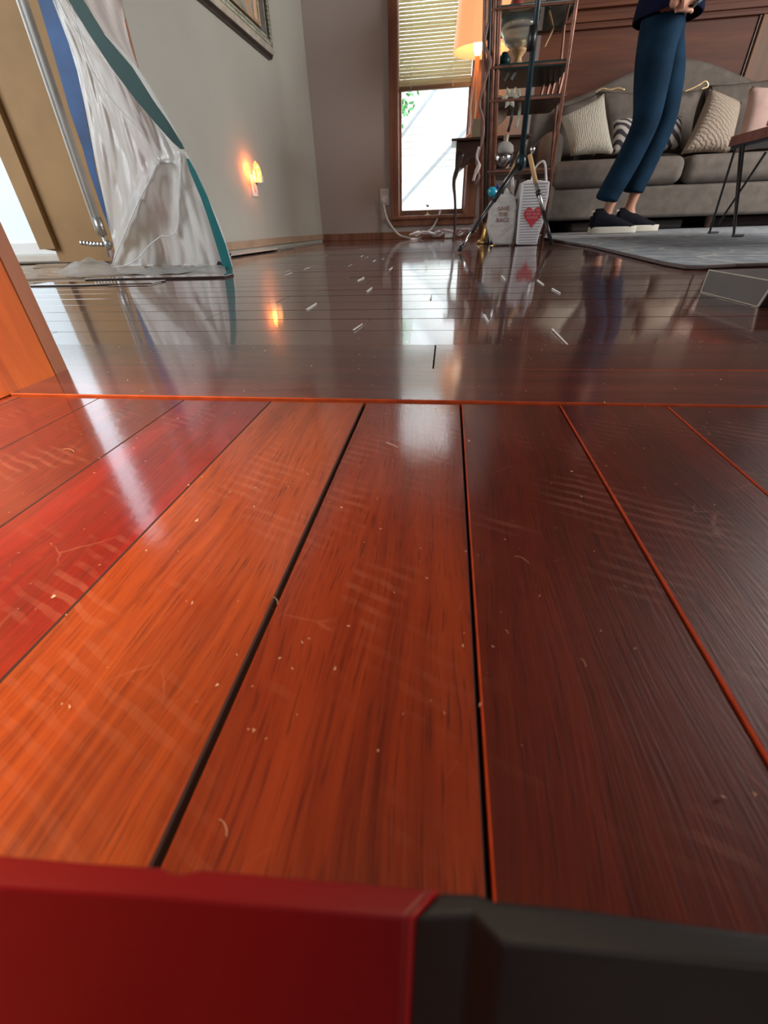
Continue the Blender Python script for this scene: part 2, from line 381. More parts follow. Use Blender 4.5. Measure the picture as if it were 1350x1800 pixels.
# brown corner bead at the end of the wall
cb = MB(); cb.prism([Wp(sEnd, .004), Wp(sEnd+.012, .004), Wp(sEnd+.012, -.13), Wp(sEnd, -.13)], (0, 0, 2.45)); tag(cb.build('trim_1', CASING), kind='structure')
WX0, WX1, WZ0, WZ1 = -.452, .165, .118, 2.12     # window opening with casing outside it
IX0, IX1 = -.40, .115
wb = MB(); wb.box((-1.12, 4.0, -.05), (IX0, 4.14, 2.45)).box((IX1, 4.0, -.05), (.50, 4.14, 2.45)).box((IX0, 4.0, 0), (IX1, 4.14, .15)).box((IX0, 4.0, -.05), (IX1, 4.14, 0)).box((IX0, 4.0, 2.05), (IX1, 4.14, 2.45))
tag(wb.build('wall_back', WALL), kind='structure')
wallbox('wall_return', (.44, 4.141, 0), (.54, 5.05, 2.45), WALL)
wallbox('wall_right', (3.6, -3.2, 0), (3.7, 5.1, 2.45), WALL)
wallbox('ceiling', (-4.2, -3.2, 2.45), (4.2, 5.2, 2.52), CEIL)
wallbox('wall_far_left', (-4.1, -3.2, 0), (-4.0, 4.2, 2.45), WALL)
wallbox('wall_alcove', (-4.1, 3.0, 0), (-1.36, 3.1, 2.45), WALL)
wallbox('wall_front', (-4.1, -3.2, 0), (3.7, -3.1, 2.45), WALL)
# panelled wall
pw = wallbox('wall_panelled', (.54, 5.0, 0), (3.6, 5.1, 2.45), WAINSCOT)
for (z0, z1, d) in [(1.295, 1.32, .03), (1.335, 1.372, .018), (1.40, 1.425, .045), (1.425, 1.50, .02), (.0, .12, .02)]:
    box('moulding', (.54, 5-d, z0), (3.6, 5.0, z1), WAINSCOT, pw, .004)
for x in (2.235, 3.05): box('stile', (x, 4.965, 0), (x+.30, 5.0, 1.295), STILE, pw, .006)
for x in (2.235, 3.05): box('stile', (x-.012, 4.985, .12), (x-.002, 5.0, 1.295), DARKWOOD, pw)
for x0, x1 in ((.86, 2.15), (2.6, 3.0)):
    box('panel', (x0, 4.985, 1.54), (x1, 5.0, 2.35), WAINSCOT, pw, .01)
# baseboards
bb = MB(); bb.box((-1.03, 3.985, 0), (.50, 4.0, .048)); o = bb.build('baseboard_back', CASING, None, False, .002); tag(o, kind='structure')
bl = MB(); bl.prism([Wp(.02, .012, .016), Wp(.62, .012, .018), Wp(.62, 0, .018), Wp(.02, 0, .016)], (0, 0, .034))
tag(bl.build('baseboard_left', TRIMRAW), kind='structure')
bl = MB(); bl.prism([Wp(.62, .016, .020), Wp(1.7, .016, .020), Wp(1.7, 0, .020), Wp(.62, 0, .020)], (0, 0, .036))
box_ = bl.build('trim_2', TRIMRAW); tag(box_, kind='structure')

# ------------------------------------------------------------------ window
win = D.objects.new('window_1', None); COL.objects.link(win); win.location = (-.14, 4.0, .12); tag(win, kind='structure')
def wbx(n, a, b, m=CASING, bev=.003): return box(n, a, b, m, win, bev)
wbx('casing', (WX0, 3.975, WZ0), (WX0+.06, 4.0, WZ1)); wbx('casing', (IX1-.005, 3.975, WZ0), (WX1+.03, 4.0, WZ1)); wbx('casing', (WX0, 3.975, 2.05), (WX1+.03, 4.0, 2.12))
wbx('apron', (WX0+.01, 3.98, .085), (WX1+.02, 4.0, .128)); wbx('sill', (WX0-.005, 3.955, .128), (WX1+.035, 4.05, .15))
LJ = wood('lighter_jamb_wood', (.20, .10, .06), (.33, .17, .10), (.42, .24, .15), 1, 'Z')
wbx('jamb', (IX0, 4.0, .15), (IX0+.012, 4.13, 2.05), LJ); wbx('jamb', (IX1-.012, 4.0, .15), (IX1, 4.13, 2.05), LJ)
wbx('lower_sash', (IX0+.012, 4.045, .15), (IX1-.012, 4.075, .185), LJ); wbx('lower_sash', (IX0+.012, 4.045, .86), (IX1-.012, 4.075, .895), LJ)
wbx('sash_stile', (IX0+.012, 4.045, .185), (IX0+.026, 4.075, .86), LJ); wbx('sash_stile', (IX1-.026, 4.045, .185), (IX1-.012, 4.075, .86), LJ)
wbx('upper_sash', (IX0+.012, 4.08, .88), (IX1-.012, 4.11, .915), LJ); wbx('upper_sash', (IX0+.012, 4.08, 2.01), (IX1-.012, 4.11, 2.05), LJ)
PANE = D.materials.new('window_glass'); PANE.use_nodes = True; _t = PANE.node_tree; _t.nodes.remove(_t.nodes['Principled BSDF'])
_a = _t.nodes.new('ShaderNodeBsdfTransparent'); _b = _t.nodes.new('ShaderNodeBsdfGlossy'); _b.inputs['Roughness'].default_value = .02; _m = _t.nodes.new('ShaderNodeMixShader'); _m.inputs[0].default_value = .06
_t.links.new(_a.outputs[0], _m.inputs[1]); _t.links.new(_b.outputs[0], _m.inputs[2]); _t.links.new(_m.outputs[0], _t.nodes['Material Output'].inputs[0])
wbx('pane', (IX0+.02, 4.058, .18), (IX1-.02, 4.061, .87), PANE, 0); wbx('pane', (IX0+.02, 4.094, .91), (IX1-.02, 4.097, 2.02), PANE, 0)
# blind
bld = thing('window_blind', 'cream horizontal slat blind drawn halfway down the narrow window', 'blind', (-.14, 4.02, 2.05))
n = 0; z = .885; slat = None
while z < 2.03:
    if slat is None:
        s = MB(); c = math.cos(.84); q = math.sin(.84)
        pr = [(-.0125*c, -.0125*q), (0, .0012), (.0125*c, .0125*q), (.0125*c, .0125*q+.0008), (0, .002), (-.0125*c, -.0125*q+.0008)]
        s.prism([Vector((IX0+.016, a, b)) for a, b in pr], (IX1-IX0-.032, 0, 0)); slat = s.build('slat', CREAMBL, bld); slat.location = (0, 4.022, z); slat.matrix_parent_inverse = Matrix.Translation(-Vector(bld.location))
    else:
        s2 = slat.copy(); COL.objects.link(s2); s2.location = (0, 4.022, z)
    z += .0172
box('bottom_rail', (IX0+.014, 4.008, .852), (IX1-.014, 4.034, .872), soft('brown_blind_rail', (.22, .15, .10), .1, 10, .5), bld, .002)
box('head_rail', (IX0+.014, 4.005, 2.015), (IX1-.014, 4.04, 2.045), CREAMBL, bld, .002)
for x in (-.305, -.02): MB().tube([(x, 4.007, .86), (x, 4.007, 2.03)], .0016, 5).build('ladder_cord', WHITEP, bld)
box('side_strip', (IX0-.004, 3.998, .86), (IX0+.014, 4.03, 2.04), CREAMBL, bld, .001)

# outside: neighbour's gable with lapped siding, roof edge, leaves
nh = thing('neighbour_house', 'white lapped siding house seen bright through the lower window', 'house', (-.2, 7.0, -.4))
brd = None
for i in range(44):
    z0 = -.5+i*.065
    if brd is None:
        brd = MB().prism([(-3.2, 7.0, z0), (-3.2, 6.992, z0), (-3.2, 6.998, z0+.067), (-3.2, 7.0, z0+.067)], (6.5, 0, 0)).build('siding_board', SIDING, nh)
    else:
        b2 = brd.copy(); COL.objects.link(b2); b2.location = (0, 0, i*.065)
GS = soft('grey_fascia', (.34, .36, .40), .03, 4, .7)
for a, b, w_ in [(PY(700, 250, 6.9), PY(765, 160, 6.9), .03), (PY(745, 315, 6.9), PY(812, 240, 6.9), .035)]:
    d_ = (b-a).normalized(); nrm = Vector((-d_.z, 0, d_.x))*w_
    a = a-d_*.6; b = b+d_*.5
    MB().prism([a, b, b+nrm, a+nrm], (0, .05, 0)).build('fascia', GS, nh)
bush = MB(); c0 = PY(708, 178, 6.6)
for i in range(420):
    p = c0+Vector((rng.normal(0, .11)-.14, rng.normal(0, .08), rng.normal(0, .10)+.02)); a = rng.rand()*6.3; s = .03
    e1 = Vector((math.cos(a), rng.normal(0, .4), math.sin(a)))*s; e2 = Vector((-math.sin(a), .3, math.cos(a)))*s*.5
    bush.add([p-e1, p+e2, p+e1, p-e2], [(0, 1, 2, 3)])
bu = thing('garden_tree', 'green leafy branches at the upper corner of the lower window pane', 'tree', (c0.x-.3, 6.6, -.5))
MB().tube([(c0.x-.3, 6.6, -.5), (c0.x-.3, 6.62, .3), (c0.x-.15, 6.6, c0.z)], [.03, .02, .008]).build('trunk', DARKWOOD, bu)
tag(bush.build('foliage', FOLI, bu), kind='stuff')
tag(box('ground_outside', (-6, 4.2, -.7), (6, 12, -.55), soft('lawn', (.1, .2, .06), .3, 6, .9)), kind='structure')

# outlet by the window + cords
ol = thing('wall_outlet', 'white wall outlet with a cord plugged in beside the window', 'outlet', (-.505, 3.995, .275))
p0, p1 = PY(668, 332, 3.99), PY(684, 360, 3.99)
box('cover_plate', (p0.x, 3.992, p1.z), (p1.x, 4.0, p0.z), WHITEP, ol, .002)
for dz in (.028, -.028): box('socket', (-.518, 3.989, .275+dz-.014), (-.488, 3.993, .275+dz+.014), soft('outlet_face', (.66, .62, .62), .05, 9, .5), ol, .003)
cw = [PY(672, 350, 3.98), PY(677, 374, 3.975), PY(684, 392, 3.96), PY(700, 412, 3.90), PY(716, 418, 3.86), PY(728, 420, 3.84)]
pc = thing('extension_lead', 'thick white cord hanging from the wall outlet to the floor', 'cord', tuple(cw[-1]))
box('plug', (-.522, 3.962, .238), (-.492, 3.99, .262), WHITEP, pc, .003)
MB().tube(arc(cw, 5), .0085, 8).build('cable', CORD, pc)
cw2 = [PY(775, 367, 3.97), PY(771, 380, 3.965), PY(760, 400, 3.95), PY(748, 410, 3.9), FL(738, 418, .006), FL(722, 421, .006)]
tag(MB().tube(arc(cw2, 5), .006, 7).build('window_lead', CORD), 'thin white cord running from the window sill down to the floor', 'cord')
pts = []
for i in range(30):
    t = i/29; pts.append(Vector((-.28+t*.42+.05*math.sin(i*2.1), 3.86+.05*math.cos(i*1.7), .012+.038*abs(math.sin(i*1.3)))))
tag(MB().tube(arc(pts, 5), .006, 6).build('tangled_lead', CORD), 'tangle of white and pink cords on the floor under the window', 'cord')
pts = [Vector((p.x+.13, p.y-.03, p.z+.01)) for p in pts[6:24]]
tag(MB().tube(arc(pts, 5), .005, 6).build('looped_lead', soft('pinkish_cord', (.45, .30, .27), .1, 20, .6)), 'pinkish brown cord looped beside the brass pole foot', 'cord')
ad = MB().box((-.03, -.02, -.02), (.03, .02, .025), Matrix.Translation((.0, 3.82, .024)))
tag(ad.build('power_adapter', WHITEP, None, False, .005), 'small white power adapter among the tangled cords', 'adapter')
# sill ornament
so_ = thing('sill_figurine', 'tiny dark bird figure on a stalk on the window sill', 'figurine', (-.17, 4.0, .15))
MB().lathe([(.02, 0), (.02, .004), (.006, .008), (.004, .02)], (-.17, 4.0, .15), 12).build('base', CREAMBL, so_)
MB().tube([(-.17, 4.0, .17), (-.17, 4.0, .20)], .0015, 5).build('stalk', STEEL, so_)
MB().ell((-.17, 4.0, .208), (.011, .006, .007)).tube([(-.172, 4.0, .21), (-.188, 4.0, .222)], [.004, .001], 5).build('bird', FRDARK, so_, True)

# ------------------------------------------------------------------ night light on the left wall
nl = thing('night_light', 'glowing amber shell night light plugged into the left wall', 'night light', tuple(PW(450, 305)))
a = PW(441, 321, .004); b = PW(451, 346, .004)
def wallquad(name, u0, v0, u1, v1, off0, off1, m, parent, bev=.0015):
    """box flush with the left wall: s-range and z-range from two corners"""
    A = PW(u0, v0); B = PW(u1, v1)
    sa = (Vector((A.x, A.y))-Vector(WA)).dot(Vector(WD)); sb = (Vector((B.x, B.y))-Vector(WA)).dot(Vector(WD))
    return MB().prism([Wp(sa, off0, B.z), Wp(sb, off0, B.z), Wp(sb, off1, B.z), Wp(sa, off1, B.z)], (0, 0, A.z-B.z)).build(name, m, parent, False, bev)
op = thing('outlet_plate', 'white outlet cover plate under the amber night light', 'outlet', tuple(PW(446, 333)))
wallquad('cover_plate', 437, 306, 453, 346, 0, .006, WHITEP, op)
wallquad('socket', 444, 326, 448, 338, .006, .008, soft('socket_grey', (.5, .5, .5), .05, 9, .5), op, .0005)
AMBER = emis('amber_glass_glow', (1, .36, .06), 2.2, (.9, .4, .1))
t = NT(AMBER); g = t.n('ShaderNodeTexCoord').outputs['Generated']; gr = t.n('ShaderNodeTexNoise', {'Vector': g, 'Scale': 3.}).outputs[0]
t.l(t.ramp(gr, [(.35, (1, .22, .03)), (.6, (1, .62, .25))]), t.p.inputs['Emission Color'])
nc = PW(451, 303, .05)
shell = MB()
nn = 16
v = []; f = []
for i in range(nn+1):
    a_ = math.pi*(-.5+i/nn)       # around
    for j in range(9):
        hh = j/8; r = .034*math.sin(math.pi*min(1, .18+hh*.82))**.6+.003
        fl_ = 1+.05*math.cos(i*math.pi)
        v.append(nc+Vector((r*math.cos(a_)*fl_*.6, r*math.sin(a_)*1.15*fl_, -.045+hh*.095)))
for i in range(nn):
    for j in range(8): f.append((i*9+j, i*9+j+1, (i+1)*9+j+1, (i+1)*9+j))
sh = mk('shell_shade', v, f, AMBER, nl, True); sm = sh.modifiers.new('s', 'SOLIDIFY'); sm.thickness = .002
wallquad('plug_body', 444, 309, 452, 322, .006, .045, WHITEP, nl)
MB().lathe([(.006, 0), (.006, .02), (.009, .035), (.003, .05)], nc+Vector((-.012, 0, -.035)), 10).build('bulb', emis('bulb_glow', (1, .8, .5), 8), nl, True)
pl_ = D.lights.new('night_light_bulb', 'POINT'); pl_.energy = .6; pl_.color = (1, .17, .02); pl_.shadow_soft_size = .012
po = D.objects.new('night_light_bulb', pl_); COL.objects.link(po); po.location = nc+Vector((-.026, -.012, .015))

# ------------------------------------------------------------------ framed picture on the left wall
pf = thing('framed_picture', 'ornate silver framed picture hanging on the left wall', 'picture', tuple(PW(473, 106)))
A0 = PW(473, 106); s0 = (Vector((A0.x, A0.y))-Vector(WA)).dot(Vector(WD)); FWd = 1.0; FHt = .8
ang = math.radians(4.3)
def fp(s, off, z):   # frame coordinates: s along the wall from the right end, z up, with the frame hung a little crooked
    ss = s*math.cos(ang)-z*math.sin(ang); zz = s*math.sin(ang)+z*math.cos(ang)
    return Wp(s0+ss, off, A0.z+zz)
def fbar(name, prof, inset0, inset1, off0, off1, m):
    a, b = inset0, inset1; o4 = [(a, a), (FWd-a, a), (FWd-a, FHt-a), (a, FHt-a)]; i4 = [(b, b), (FWd-b, b), (FWd-b, FHt-b), (b, FHt-b)]
    for k in range(4):
        q = [o4[k], o4[(k+1) % 4], i4[(k+1) % 4], i4[k]]
        v = [fp(s, 0.002, z) for s, z in q]+[fp(q[0][0], off0, q[0][1]), fp(q[1][0], off0, q[1][1]), fp(q[2][0], off1, q[2][1]), fp(q[3][0], off1, q[3][1])]
        mk(name, v, [(0, 1, 2, 3), (4, 5, 6, 7), (0, 1, 5, 4), (1, 2, 6, 5), (2, 3, 7, 6), (3, 0, 4, 7)], m, pf)
fbar('outer_edge', 0, 0, .012, .02, .034, FRDARK)
fbar('smooth_moulding', 0, .012, .036, .040, .048, SILVER)
fbar('carved_band', 0, .036, .068, .036, .030, soft('dark_pewter', (.10, .095, .10), .5, 60, .4, 150, .6, .003, metal=.5))
fbar('inner_bead', 0, .068, .074, .036, .036, LEAF)
fbar('inner_bevel', 0, .074, .100, .028, .014, FRDARK)
fbar('gold_fillet', 0, .100, .106, .020, .018, GOLD)
leaf = None
k = 0
def leafv(s, z, up):
    M_ = []
    pts = [(-.006, 0), (0, .020), (.006, .006), (.012, .014), (.010, 0), (0, -.004)]
    out = []
    for a, b in pts:
        q = (s+a, z+b) if up else (s+b, z+a)
        out.append(q)
    return out
for i in range(52):
    s = .05+i*.0175
    q = leafv(s, .042, True); mk('carved_leaf', [fp(a, .036, b) for a, b in q]+[fp(a*1.0, .047, b) for a, b in q], [tuple(range(6)), tuple(range(11, 5, -1))]+[(i_, (i_+1) % 6, 6+(i_+1) % 6, 6+i_) for i_ in range(6)], LEAF, pf)
for i in range(40):
    z = .06+i*.0175
    q = leafv(.042, z, False); mk('carved_leaf', [fp(a, .036, b) for a, b in q]+[fp(a, .047, b) for a, b in q], [tuple(range(6)), tuple(range(11, 5, -1))]+[(i_, (i_+1) % 6, 6+(i_+1) % 6, 6+i_) for i_ in range(6)], LEAF, pf)
ART = mat('picture_print', (.5, .4, .3), .4); t = NT(ART); tc = t.n('ShaderNodeTexCoord').outputs['Object']
nz = t.noise(t.mapping(tc, (3, 3, 3)), 2, 5, .6, 1.); t.l(t.ramp(nz, [(.35, (.10, .09, .06)), (.5, (.42, .44, .36)), (.62, (.60, .33, .20)), (.75, (.7, .6, .5))]), t.p.inputs['Base Color'])
mk('print', [fp(.104, .010, .104), fp(FWd-.104, .010, .104), fp(FWd-.104, .010, FHt-.104), fp(.104, .010, FHt-.104)]+[fp(.104, .012, .104), fp(FWd-.104, .012, .104), fp(FWd-.104, .012, FHt-.104), fp(.104, .012, FHt-.104)],
   [(0, 1, 2, 3), (4, 5, 6, 7), (0, 1, 5, 4), (1, 2, 6, 5), (2, 3, 7, 6), (3, 0, 4, 7)], ART, pf)
q = [(.125, .115), (.16, .115), (.16, .5), (.125, .5)]
mk('mat_border', [fp(a, .013, b) for a, b in q]+[fp(a, .016, b) for a, b in q], [(0, 1, 2, 3), (4, 5, 6, 7), (0, 1, 5, 4), (1, 2, 6, 5), (2, 3, 7, 6), (3, 0, 4, 7)], soft('peach_mat', (.75, .48, .34), .05, 9, .7), pf)

# ------------------------------------------------------------------ opening on the left: brown board, frosted bright panel, pole, tapes, film
pb = PY(60, 225, 2.42)
LITP = emis('daylit_frosted_pane', (.62, .80, 1.0), 0.9, (.6, .65, .7))
t = NT(LITP); g = t.n('ShaderNodeSeparateXYZ', {0: t.n('ShaderNodeNewGeometry').outputs['Position']}).outputs[2]
nz = t.noise(t.n('ShaderNodeTexCoord').outputs['Object'], 3, 3)
t.l(t.mix(nz, (.55, .72, .95), (.80, .95, .92)), t.p.inputs['Emission Color'])
t.l(t.ramp(t.math('MULTIPLY', g, .5), [(.15, (.22,)*3), (.27, (.75,)*3)]), t.p.inputs['Emission Strength'])
t.l(t.math('MULTIPLY', t.ramp(t.math('MULTIPLY', g, .5), [(.25, (.12,)*3), (.42, (.7,)*3)]), 4.), t.p.inputs['Emission Strength'])
d1 = D.objects.new('door_1', None); COL.objects.link(d1); d1.location = (-2.6, 2.5, 0); tag(d1, kind='structure')
box('pane', (-3.3, 2.50, .075), (-2.02, 2.52, 2.0), LITP, d1)
box('door_sill', (-3.3, 2.40, .0), (-1.90, 2.56, .03), soft('white_sill', (.62, .58, .52), .05, 10, .6), d1, .003)
box('bottom_rail', (-3.3, 2.47, .03), (-1.98, 2.54, .085), WHITEP, d1, .002)
bbd = thing('brown_board', 'brown hardboard sheet standing upright behind the metal pole', 'board', (-1.6, 2.32, 0))
bx0 = PY(100, 460, 2.32).x
MB().prism([(bx0+.035, 2.30, 0), (-1.33, 2.30, 0), (-1.33, 2.30, 2.3), (bx0-.03, 2.30, 2.3), (bx0-.03, 2.30, .06), (bx0+.035, 2.30, .05)], (0, .02, 0)).build('sheet', PLY, bbd, False, .001)
MB().box((bx0-.03, 2.275, .06), (bx0+.06, 2.30, 2.3)).build('edge_lath', PLY, bbd, False, .001)
# telescopic pole
pp = thing('support_pole', 'white and grey telescopic pole with steel clamp foot holding the plastic', 'pole', tuple(FL(196, 458)))
YP = 2.15
f0 = PY(194, 452, YP); t0 = PY(42, 0, YP); f1 = PY(178, 405, YP)
dx = (t0-f1)
top = f1+dx*2.6
MB().tube([f1, top], .0135, 12).build('tube', soft('grey_pole_paint', (.52, .52, .50), .08, 12, .4), pp, True)
MB().tube([f1+Vector((-.020, -.004, 0)), top+Vector((-.020, -.004, 0))], .0075, 8).build('white_rail', EDGEF, pp, True)
MB().tube([f1+Vector((0, 0, -.02)), f1+Vector((0, 0, .05))], .019, 14).build('collar', STEEL, pp, True)
MB().tube([f1, f0], .008, 10).build('foot_rod', STEEL, pp, True)
MB().tube([PY(142, 426, YP), PY(160, 430, YP), PY(205, 428, YP)], [.006, .008, .007], 8).build('cross_bolt', STEEL, pp, True)
for q in (0, 1, 2, 3, 4, 5, 6):
    c_ = PY(143+q*6, 427+q*.5, YP); MB().tube([c_, c_+Vector((.006, 0, 0))], .010, 8).build('thread_ring', STEEL, pp)
MB().ell(PY(190, 430, YP), (.018, .016, .02)).build('clamp_knuckle', STEEL, pp, True)
MB().tube([PY(196, 440, YP), PY(201, 456, YP)], [.012, .014], 10).build('rubber_foot', soft('pinkish_grey_rubber', (.35, .25, .23), .1, 30, .7), pp, True)

# film sheet (main)
YF = 1.78
fs = thing('plastic_sheet', 'milky plastic dust sheet hanging over the opening and bunched on the floor', 'plastic sheet', tuple(PY(400, 474, YF)))
def lerp(tab, y):
    for (y0, x0), (y1, x1) in zip(tab[:-1], tab[1:]):
        if y <= y1: return x0+(x1-x0)*(y-y0)/(y1-y0)
    return tab[-1][1]
Rr = [(-40, 100), (0, 128), (60, 186), (110, 236), (190, 285), (255, 322), (275, 334), (320, 350), (400, 384), (476, 411)]
Ll = [(-40, 72), (0, 92), (100, 130), (200, 152), (300, 172), (400, 192), (440, 202), (476, 196)]
NU, NV = 80, 90
verts = []; faces = []
for j in range(NV+1):
    y = -40+516*j/NV; xl = lerp(Ll, y); xr = lerp(Rr, y)
    for i in range(NU+1):
        s = i/NU; u = xl+(xr-xl)*s
        fold = .014*math.sin(s*9+y*.006)+.022*(1-abs(math.sin(s*7+y*.006+.4*math.sin(y*.02))))+.010*(1-abs(math.sin(s*17-y*.012+1)))+.006*(1-abs(math.sin(s*31+y*.02)))-.02
        # two big diagonal creases meeting at the belly
        c1 = abs((u-(160+(y-40)*.52)))/18; fold += -.05*math.exp(-c1*c1)*(1 if 40 < y < 290 else 0)
        c2 = abs(u-(278-(y-290)*.46))/14; fold += -.06*math.exp(-c2*c2)*(1 if 285 < y < 470 else 0)
        c3 = abs(u-(318-(y-280)*.05))/8; fold += -.03*math.exp(-c3*c3)*(1 if 270 < y < 415 else 0)
        fold *= min(1, (1-s)*6)*min(1, s*8+.3)
        yv = y+(3*math.sin(s*9) if j == NV else 0)
        verts.append(PY(u, yv, YF+fold+(.20*(1-s) if y > 0 else .20*(1-s))*.8))
for j in range(NV):
    for i in range(NU):
        a = j*(NU+1)+i; faces.append((a, a+1, a+NU+2, a+NU+1))
mk('hanging_film', [Vector((v.x, v.y, max(v.z, .004))) for v in verts], faces, FILM, fs, True)
# second sheet, behind the dark tape up to the wall end
v2 = []; f2 = []
for j in range(21):
    y = -60+205*j/20; xl = lerp([(-60, 85), (0, 122), (60, 180), (110, 230), (145, 252)], y); xr = 197+(y+60)*.254
    xr = max(xr, xl+2)
    for i in range(13):
        s = i/12; u = xl+(xr-xl)*s; v2.append(PY(u, y, 1.98+.22*s+.012*math.sin(s*17+y*.05)))
for j in range(20):
    for i in range(12): a = j*13+i; f2.append((a, a+1, a+14, a+13))
mk('upper_film', v2, f2, FILM, fs, True)
# bright folded creases of the film
def crease(px, off, r, m=EDGEF): return MB().tube(arc([PY(u, v, YF+off) for u, v in px], 4), r, 5).build('film_fold', m, fs, True)
crease([(118, -20), (140, 60), (160, 120), (200, 180), (250, 235), (278, 284)], -.0, .0016)
crease([(278, 284), (262, 320), (246, 350), (220, 410), (195, 470)], -.03, .0018)
crease([(318, 285), (314, 340), (312, 400), (300, 414), (284, 414)], -.03, .0016)
crease([(284, 414), (262, 432), (245, 452), (222, 466), (195, 470)], -.05, .0018)
crease([(326, 268), (330, 277), (347, 312), (386, 398), (410, 474)], -.012, .0022)
crease([(124, 0), (186, 62), (236, 112), (288, 195), (322, 258)], -.01, .0018)
# bunched film on the floor
v3 = []; f3 = []
for j in range(9):
    for i in range(41):
        s = i/40; u = 104+(398-104)*s
        top_ = 478-22*math.exp(-((u-165)/38)**2)-3*math.sin(u*.06)
        bot = 487+3*math.sin(u*.05)-(u-104)*.028
        q = j/8; vv = top_+(bot-top_)*q
        dep = YF-.02-.32*q+.0*s; pt = PY(u, vv, dep)
        g_ = FL(u, bot); hgt = max(0, (bot-vv))*.0017
        y_ = 1.52+(YF-1.52)*(1-q)-.03*math.sin(u*.1)
        p = PY(u, vv, y_); v3.append(Vector((p.x, p.y, max(p.z, .003)+.010*abs(math.sin(u*.11+q*4))*(1-q))))
for j in range(8):
    for i in range(40): a = j*41+i; f3.append((a, a+1, a+42, a+41))
mk('bunched_film', v3, f3, FILM, fs, True)
def tapestrip(name, px, y, m, lab, cat, dy=.003, parent=None):
    """px: list of (u_left, u_right, v)"""
    n = len(px); v = [PY(a, c, y(k) if callable(y) else y) for k, (a, b, c) in enumerate(px)]+[PY(b, c, y(k) if callable(y) else y) for k, (a, b, c) in enumerate(px)]
    v += [p+Vector((0, dy, 0)) for p in v]
    f = []
    for k in range(n-1):
        f += [(k, k+1, n+k+1, n+k), (2*n+k, 3*n+k, 3*n+k+1, 2*n+k+1), (k, 2*n+k, 2*n+k+1, k+1), (n+k, n+k+1, 3*n+k+1, 3*n+k)]
    f += [(0, n, 3*n, 2*n), (n-1, 3*n-1, 4*n-1, 2*n-1)]
    o = mk(name, v, f, m, parent)
    if not parent: tag(o, lab, cat)
    return o
tapestrip('green_tape', [(96, 118, -25), (120, 146, 0), (158, 184, 62), (195, 232, 118), (238, 268, 175), (272, 296, 215), (303, 318, 250), (317, 324, 262)], YF-.075, DTEAL, 'dark green tape running slanting down the upper plastic sheet edge', 'tape')
tapestrip('teal_tape', [(327, 331, 279), (333, 343, 300), (352, 364, 345), (366, 379, 385), (380, 396, 430), (393, 408, 473)], YF-.055, TEALT, 'bright teal tape strip down the lower plastic edge to the floor', 'tape')
tapestrip('blue_tape', [(58, 92, -25), (66, 102, 0), (84, 122, 60), (104, 138, 130), (124, 150, 200), (145, 162, 260), (156, 168, 300), (180, 186, 370), (201, 204, 425)], 2.02, BLUET, 'creased blue tape strip hanging between pole and plastic sheet', 'tape')
tapestrip('white_tape_edge', [(96, 102, -20), (104, 112, 20), (122, 132, 80), (140, 148, 140), (154, 160, 210), (165, 170, 270), (182, 185, 350), (199, 202, 410)], 2.0, EDGEF, 'thin pale film edge beside the blue tape strip', 'tape')
fw = FL(381, 471)
cl = MB().prism([fw, fw+Vector((.045, 0, 0)), fw+Vector((.030, 0, .014)), fw+Vector((.018, 0, .024)), fw+Vector((.008, 0, .012))], (0, -.015, 0))
tag(cl.build('dark_clip', BLACK, None, False, .002), 'small dark clip on the floor at the foot of the teal tape', 'clip')
# wood scraps on the bare subfloor
for i in range(7):
    x = -1.25-.12*i+random.uniform(-.03, .03); yy = 1.5+.14*i
    o = MB().box((-.10, -.02, 0), (.10, .02, .008)).build('wood_scrap', LIGHTW if i % 2 else TRIMRAW, None, False, .001); o.location = (x-.1, yy, -.0165); o.rotation_euler = (0, 0, random.uniform(-.5, .5))
    tag(o, ('wood scrap nearest the torn plank edge, pale', 'second wood scrap from the torn plank edge, tan', 'third wood scrap from the torn plank edge, pale', 'middle tan wood scrap left of the bunched plastic', 'pale wood scrap just before the support pole', 'tan wood scrap at the foot of the brown board', 'farthest pale wood scrap near the white door sill')[i], 'wood scrap', 'scraps on the subfloor')

# ------------------------------------------------------------------ orange cabinet panel at the left
cab = thing('cabinet', 'bright orange stained wooden cabinet side at the left edge', 'cabinet', (-.6, .2, 0))
xf = -.431; tilt = 0
box('side_panel', (xf-.018, -.50, .0005), (xf, .423, .90), PANEL, cab, .0012)
box('back_strip', (xf-.10, .4275, .0005), (xf-.0035, .446, .90), CASING, cab, .001)
box('carcass', (xf-.58, -.49, .0), (xf-.018, .425, .88), DARKWOOD, cab, .001)
box('cabinet_top', (xf-.62, -.53, .90), (xf+.02, .46, .93), CASING, cab, .003)

# ------------------------------------------------------------------ red and black tool at the bottom
tl_ = thing('power_tool', 'red and black plastic tool body lying right in front of the camera', 'tool', (0, .01, 0))
ZT = .052
def slab(name, px, m, bev=.0006, z=ZT, zb=.0015, back=-.022):
    P_ = [FL(u, v, z) for u, v in px]
    return MB().prism(P_, (0, back, zb-z)).build(name, m, tl_, False, bev, 3)
slab('red_body', [(-260, 1478), (150, 1514), (284, 1522), (296, 1530), (318, 1534), (345, 1528), (356, 1526), (763, 1562), (714, 1614), (300, 1580), (-260, 1545)], RED)
slab('red_rim', [(764, 1562), (772, 1563), (725, 1613), (715, 1614)], REDM, .0003, ZT+.0002)
slab('black_body', [(773, 1565), (840, 1568), (870, 1580), (1000, 1592), (1350, 1638), (1700, 1690), (1700, 1760), (1350, 1705), (880, 1660), (830, 1610), (726, 1614)], BLK, .0008)

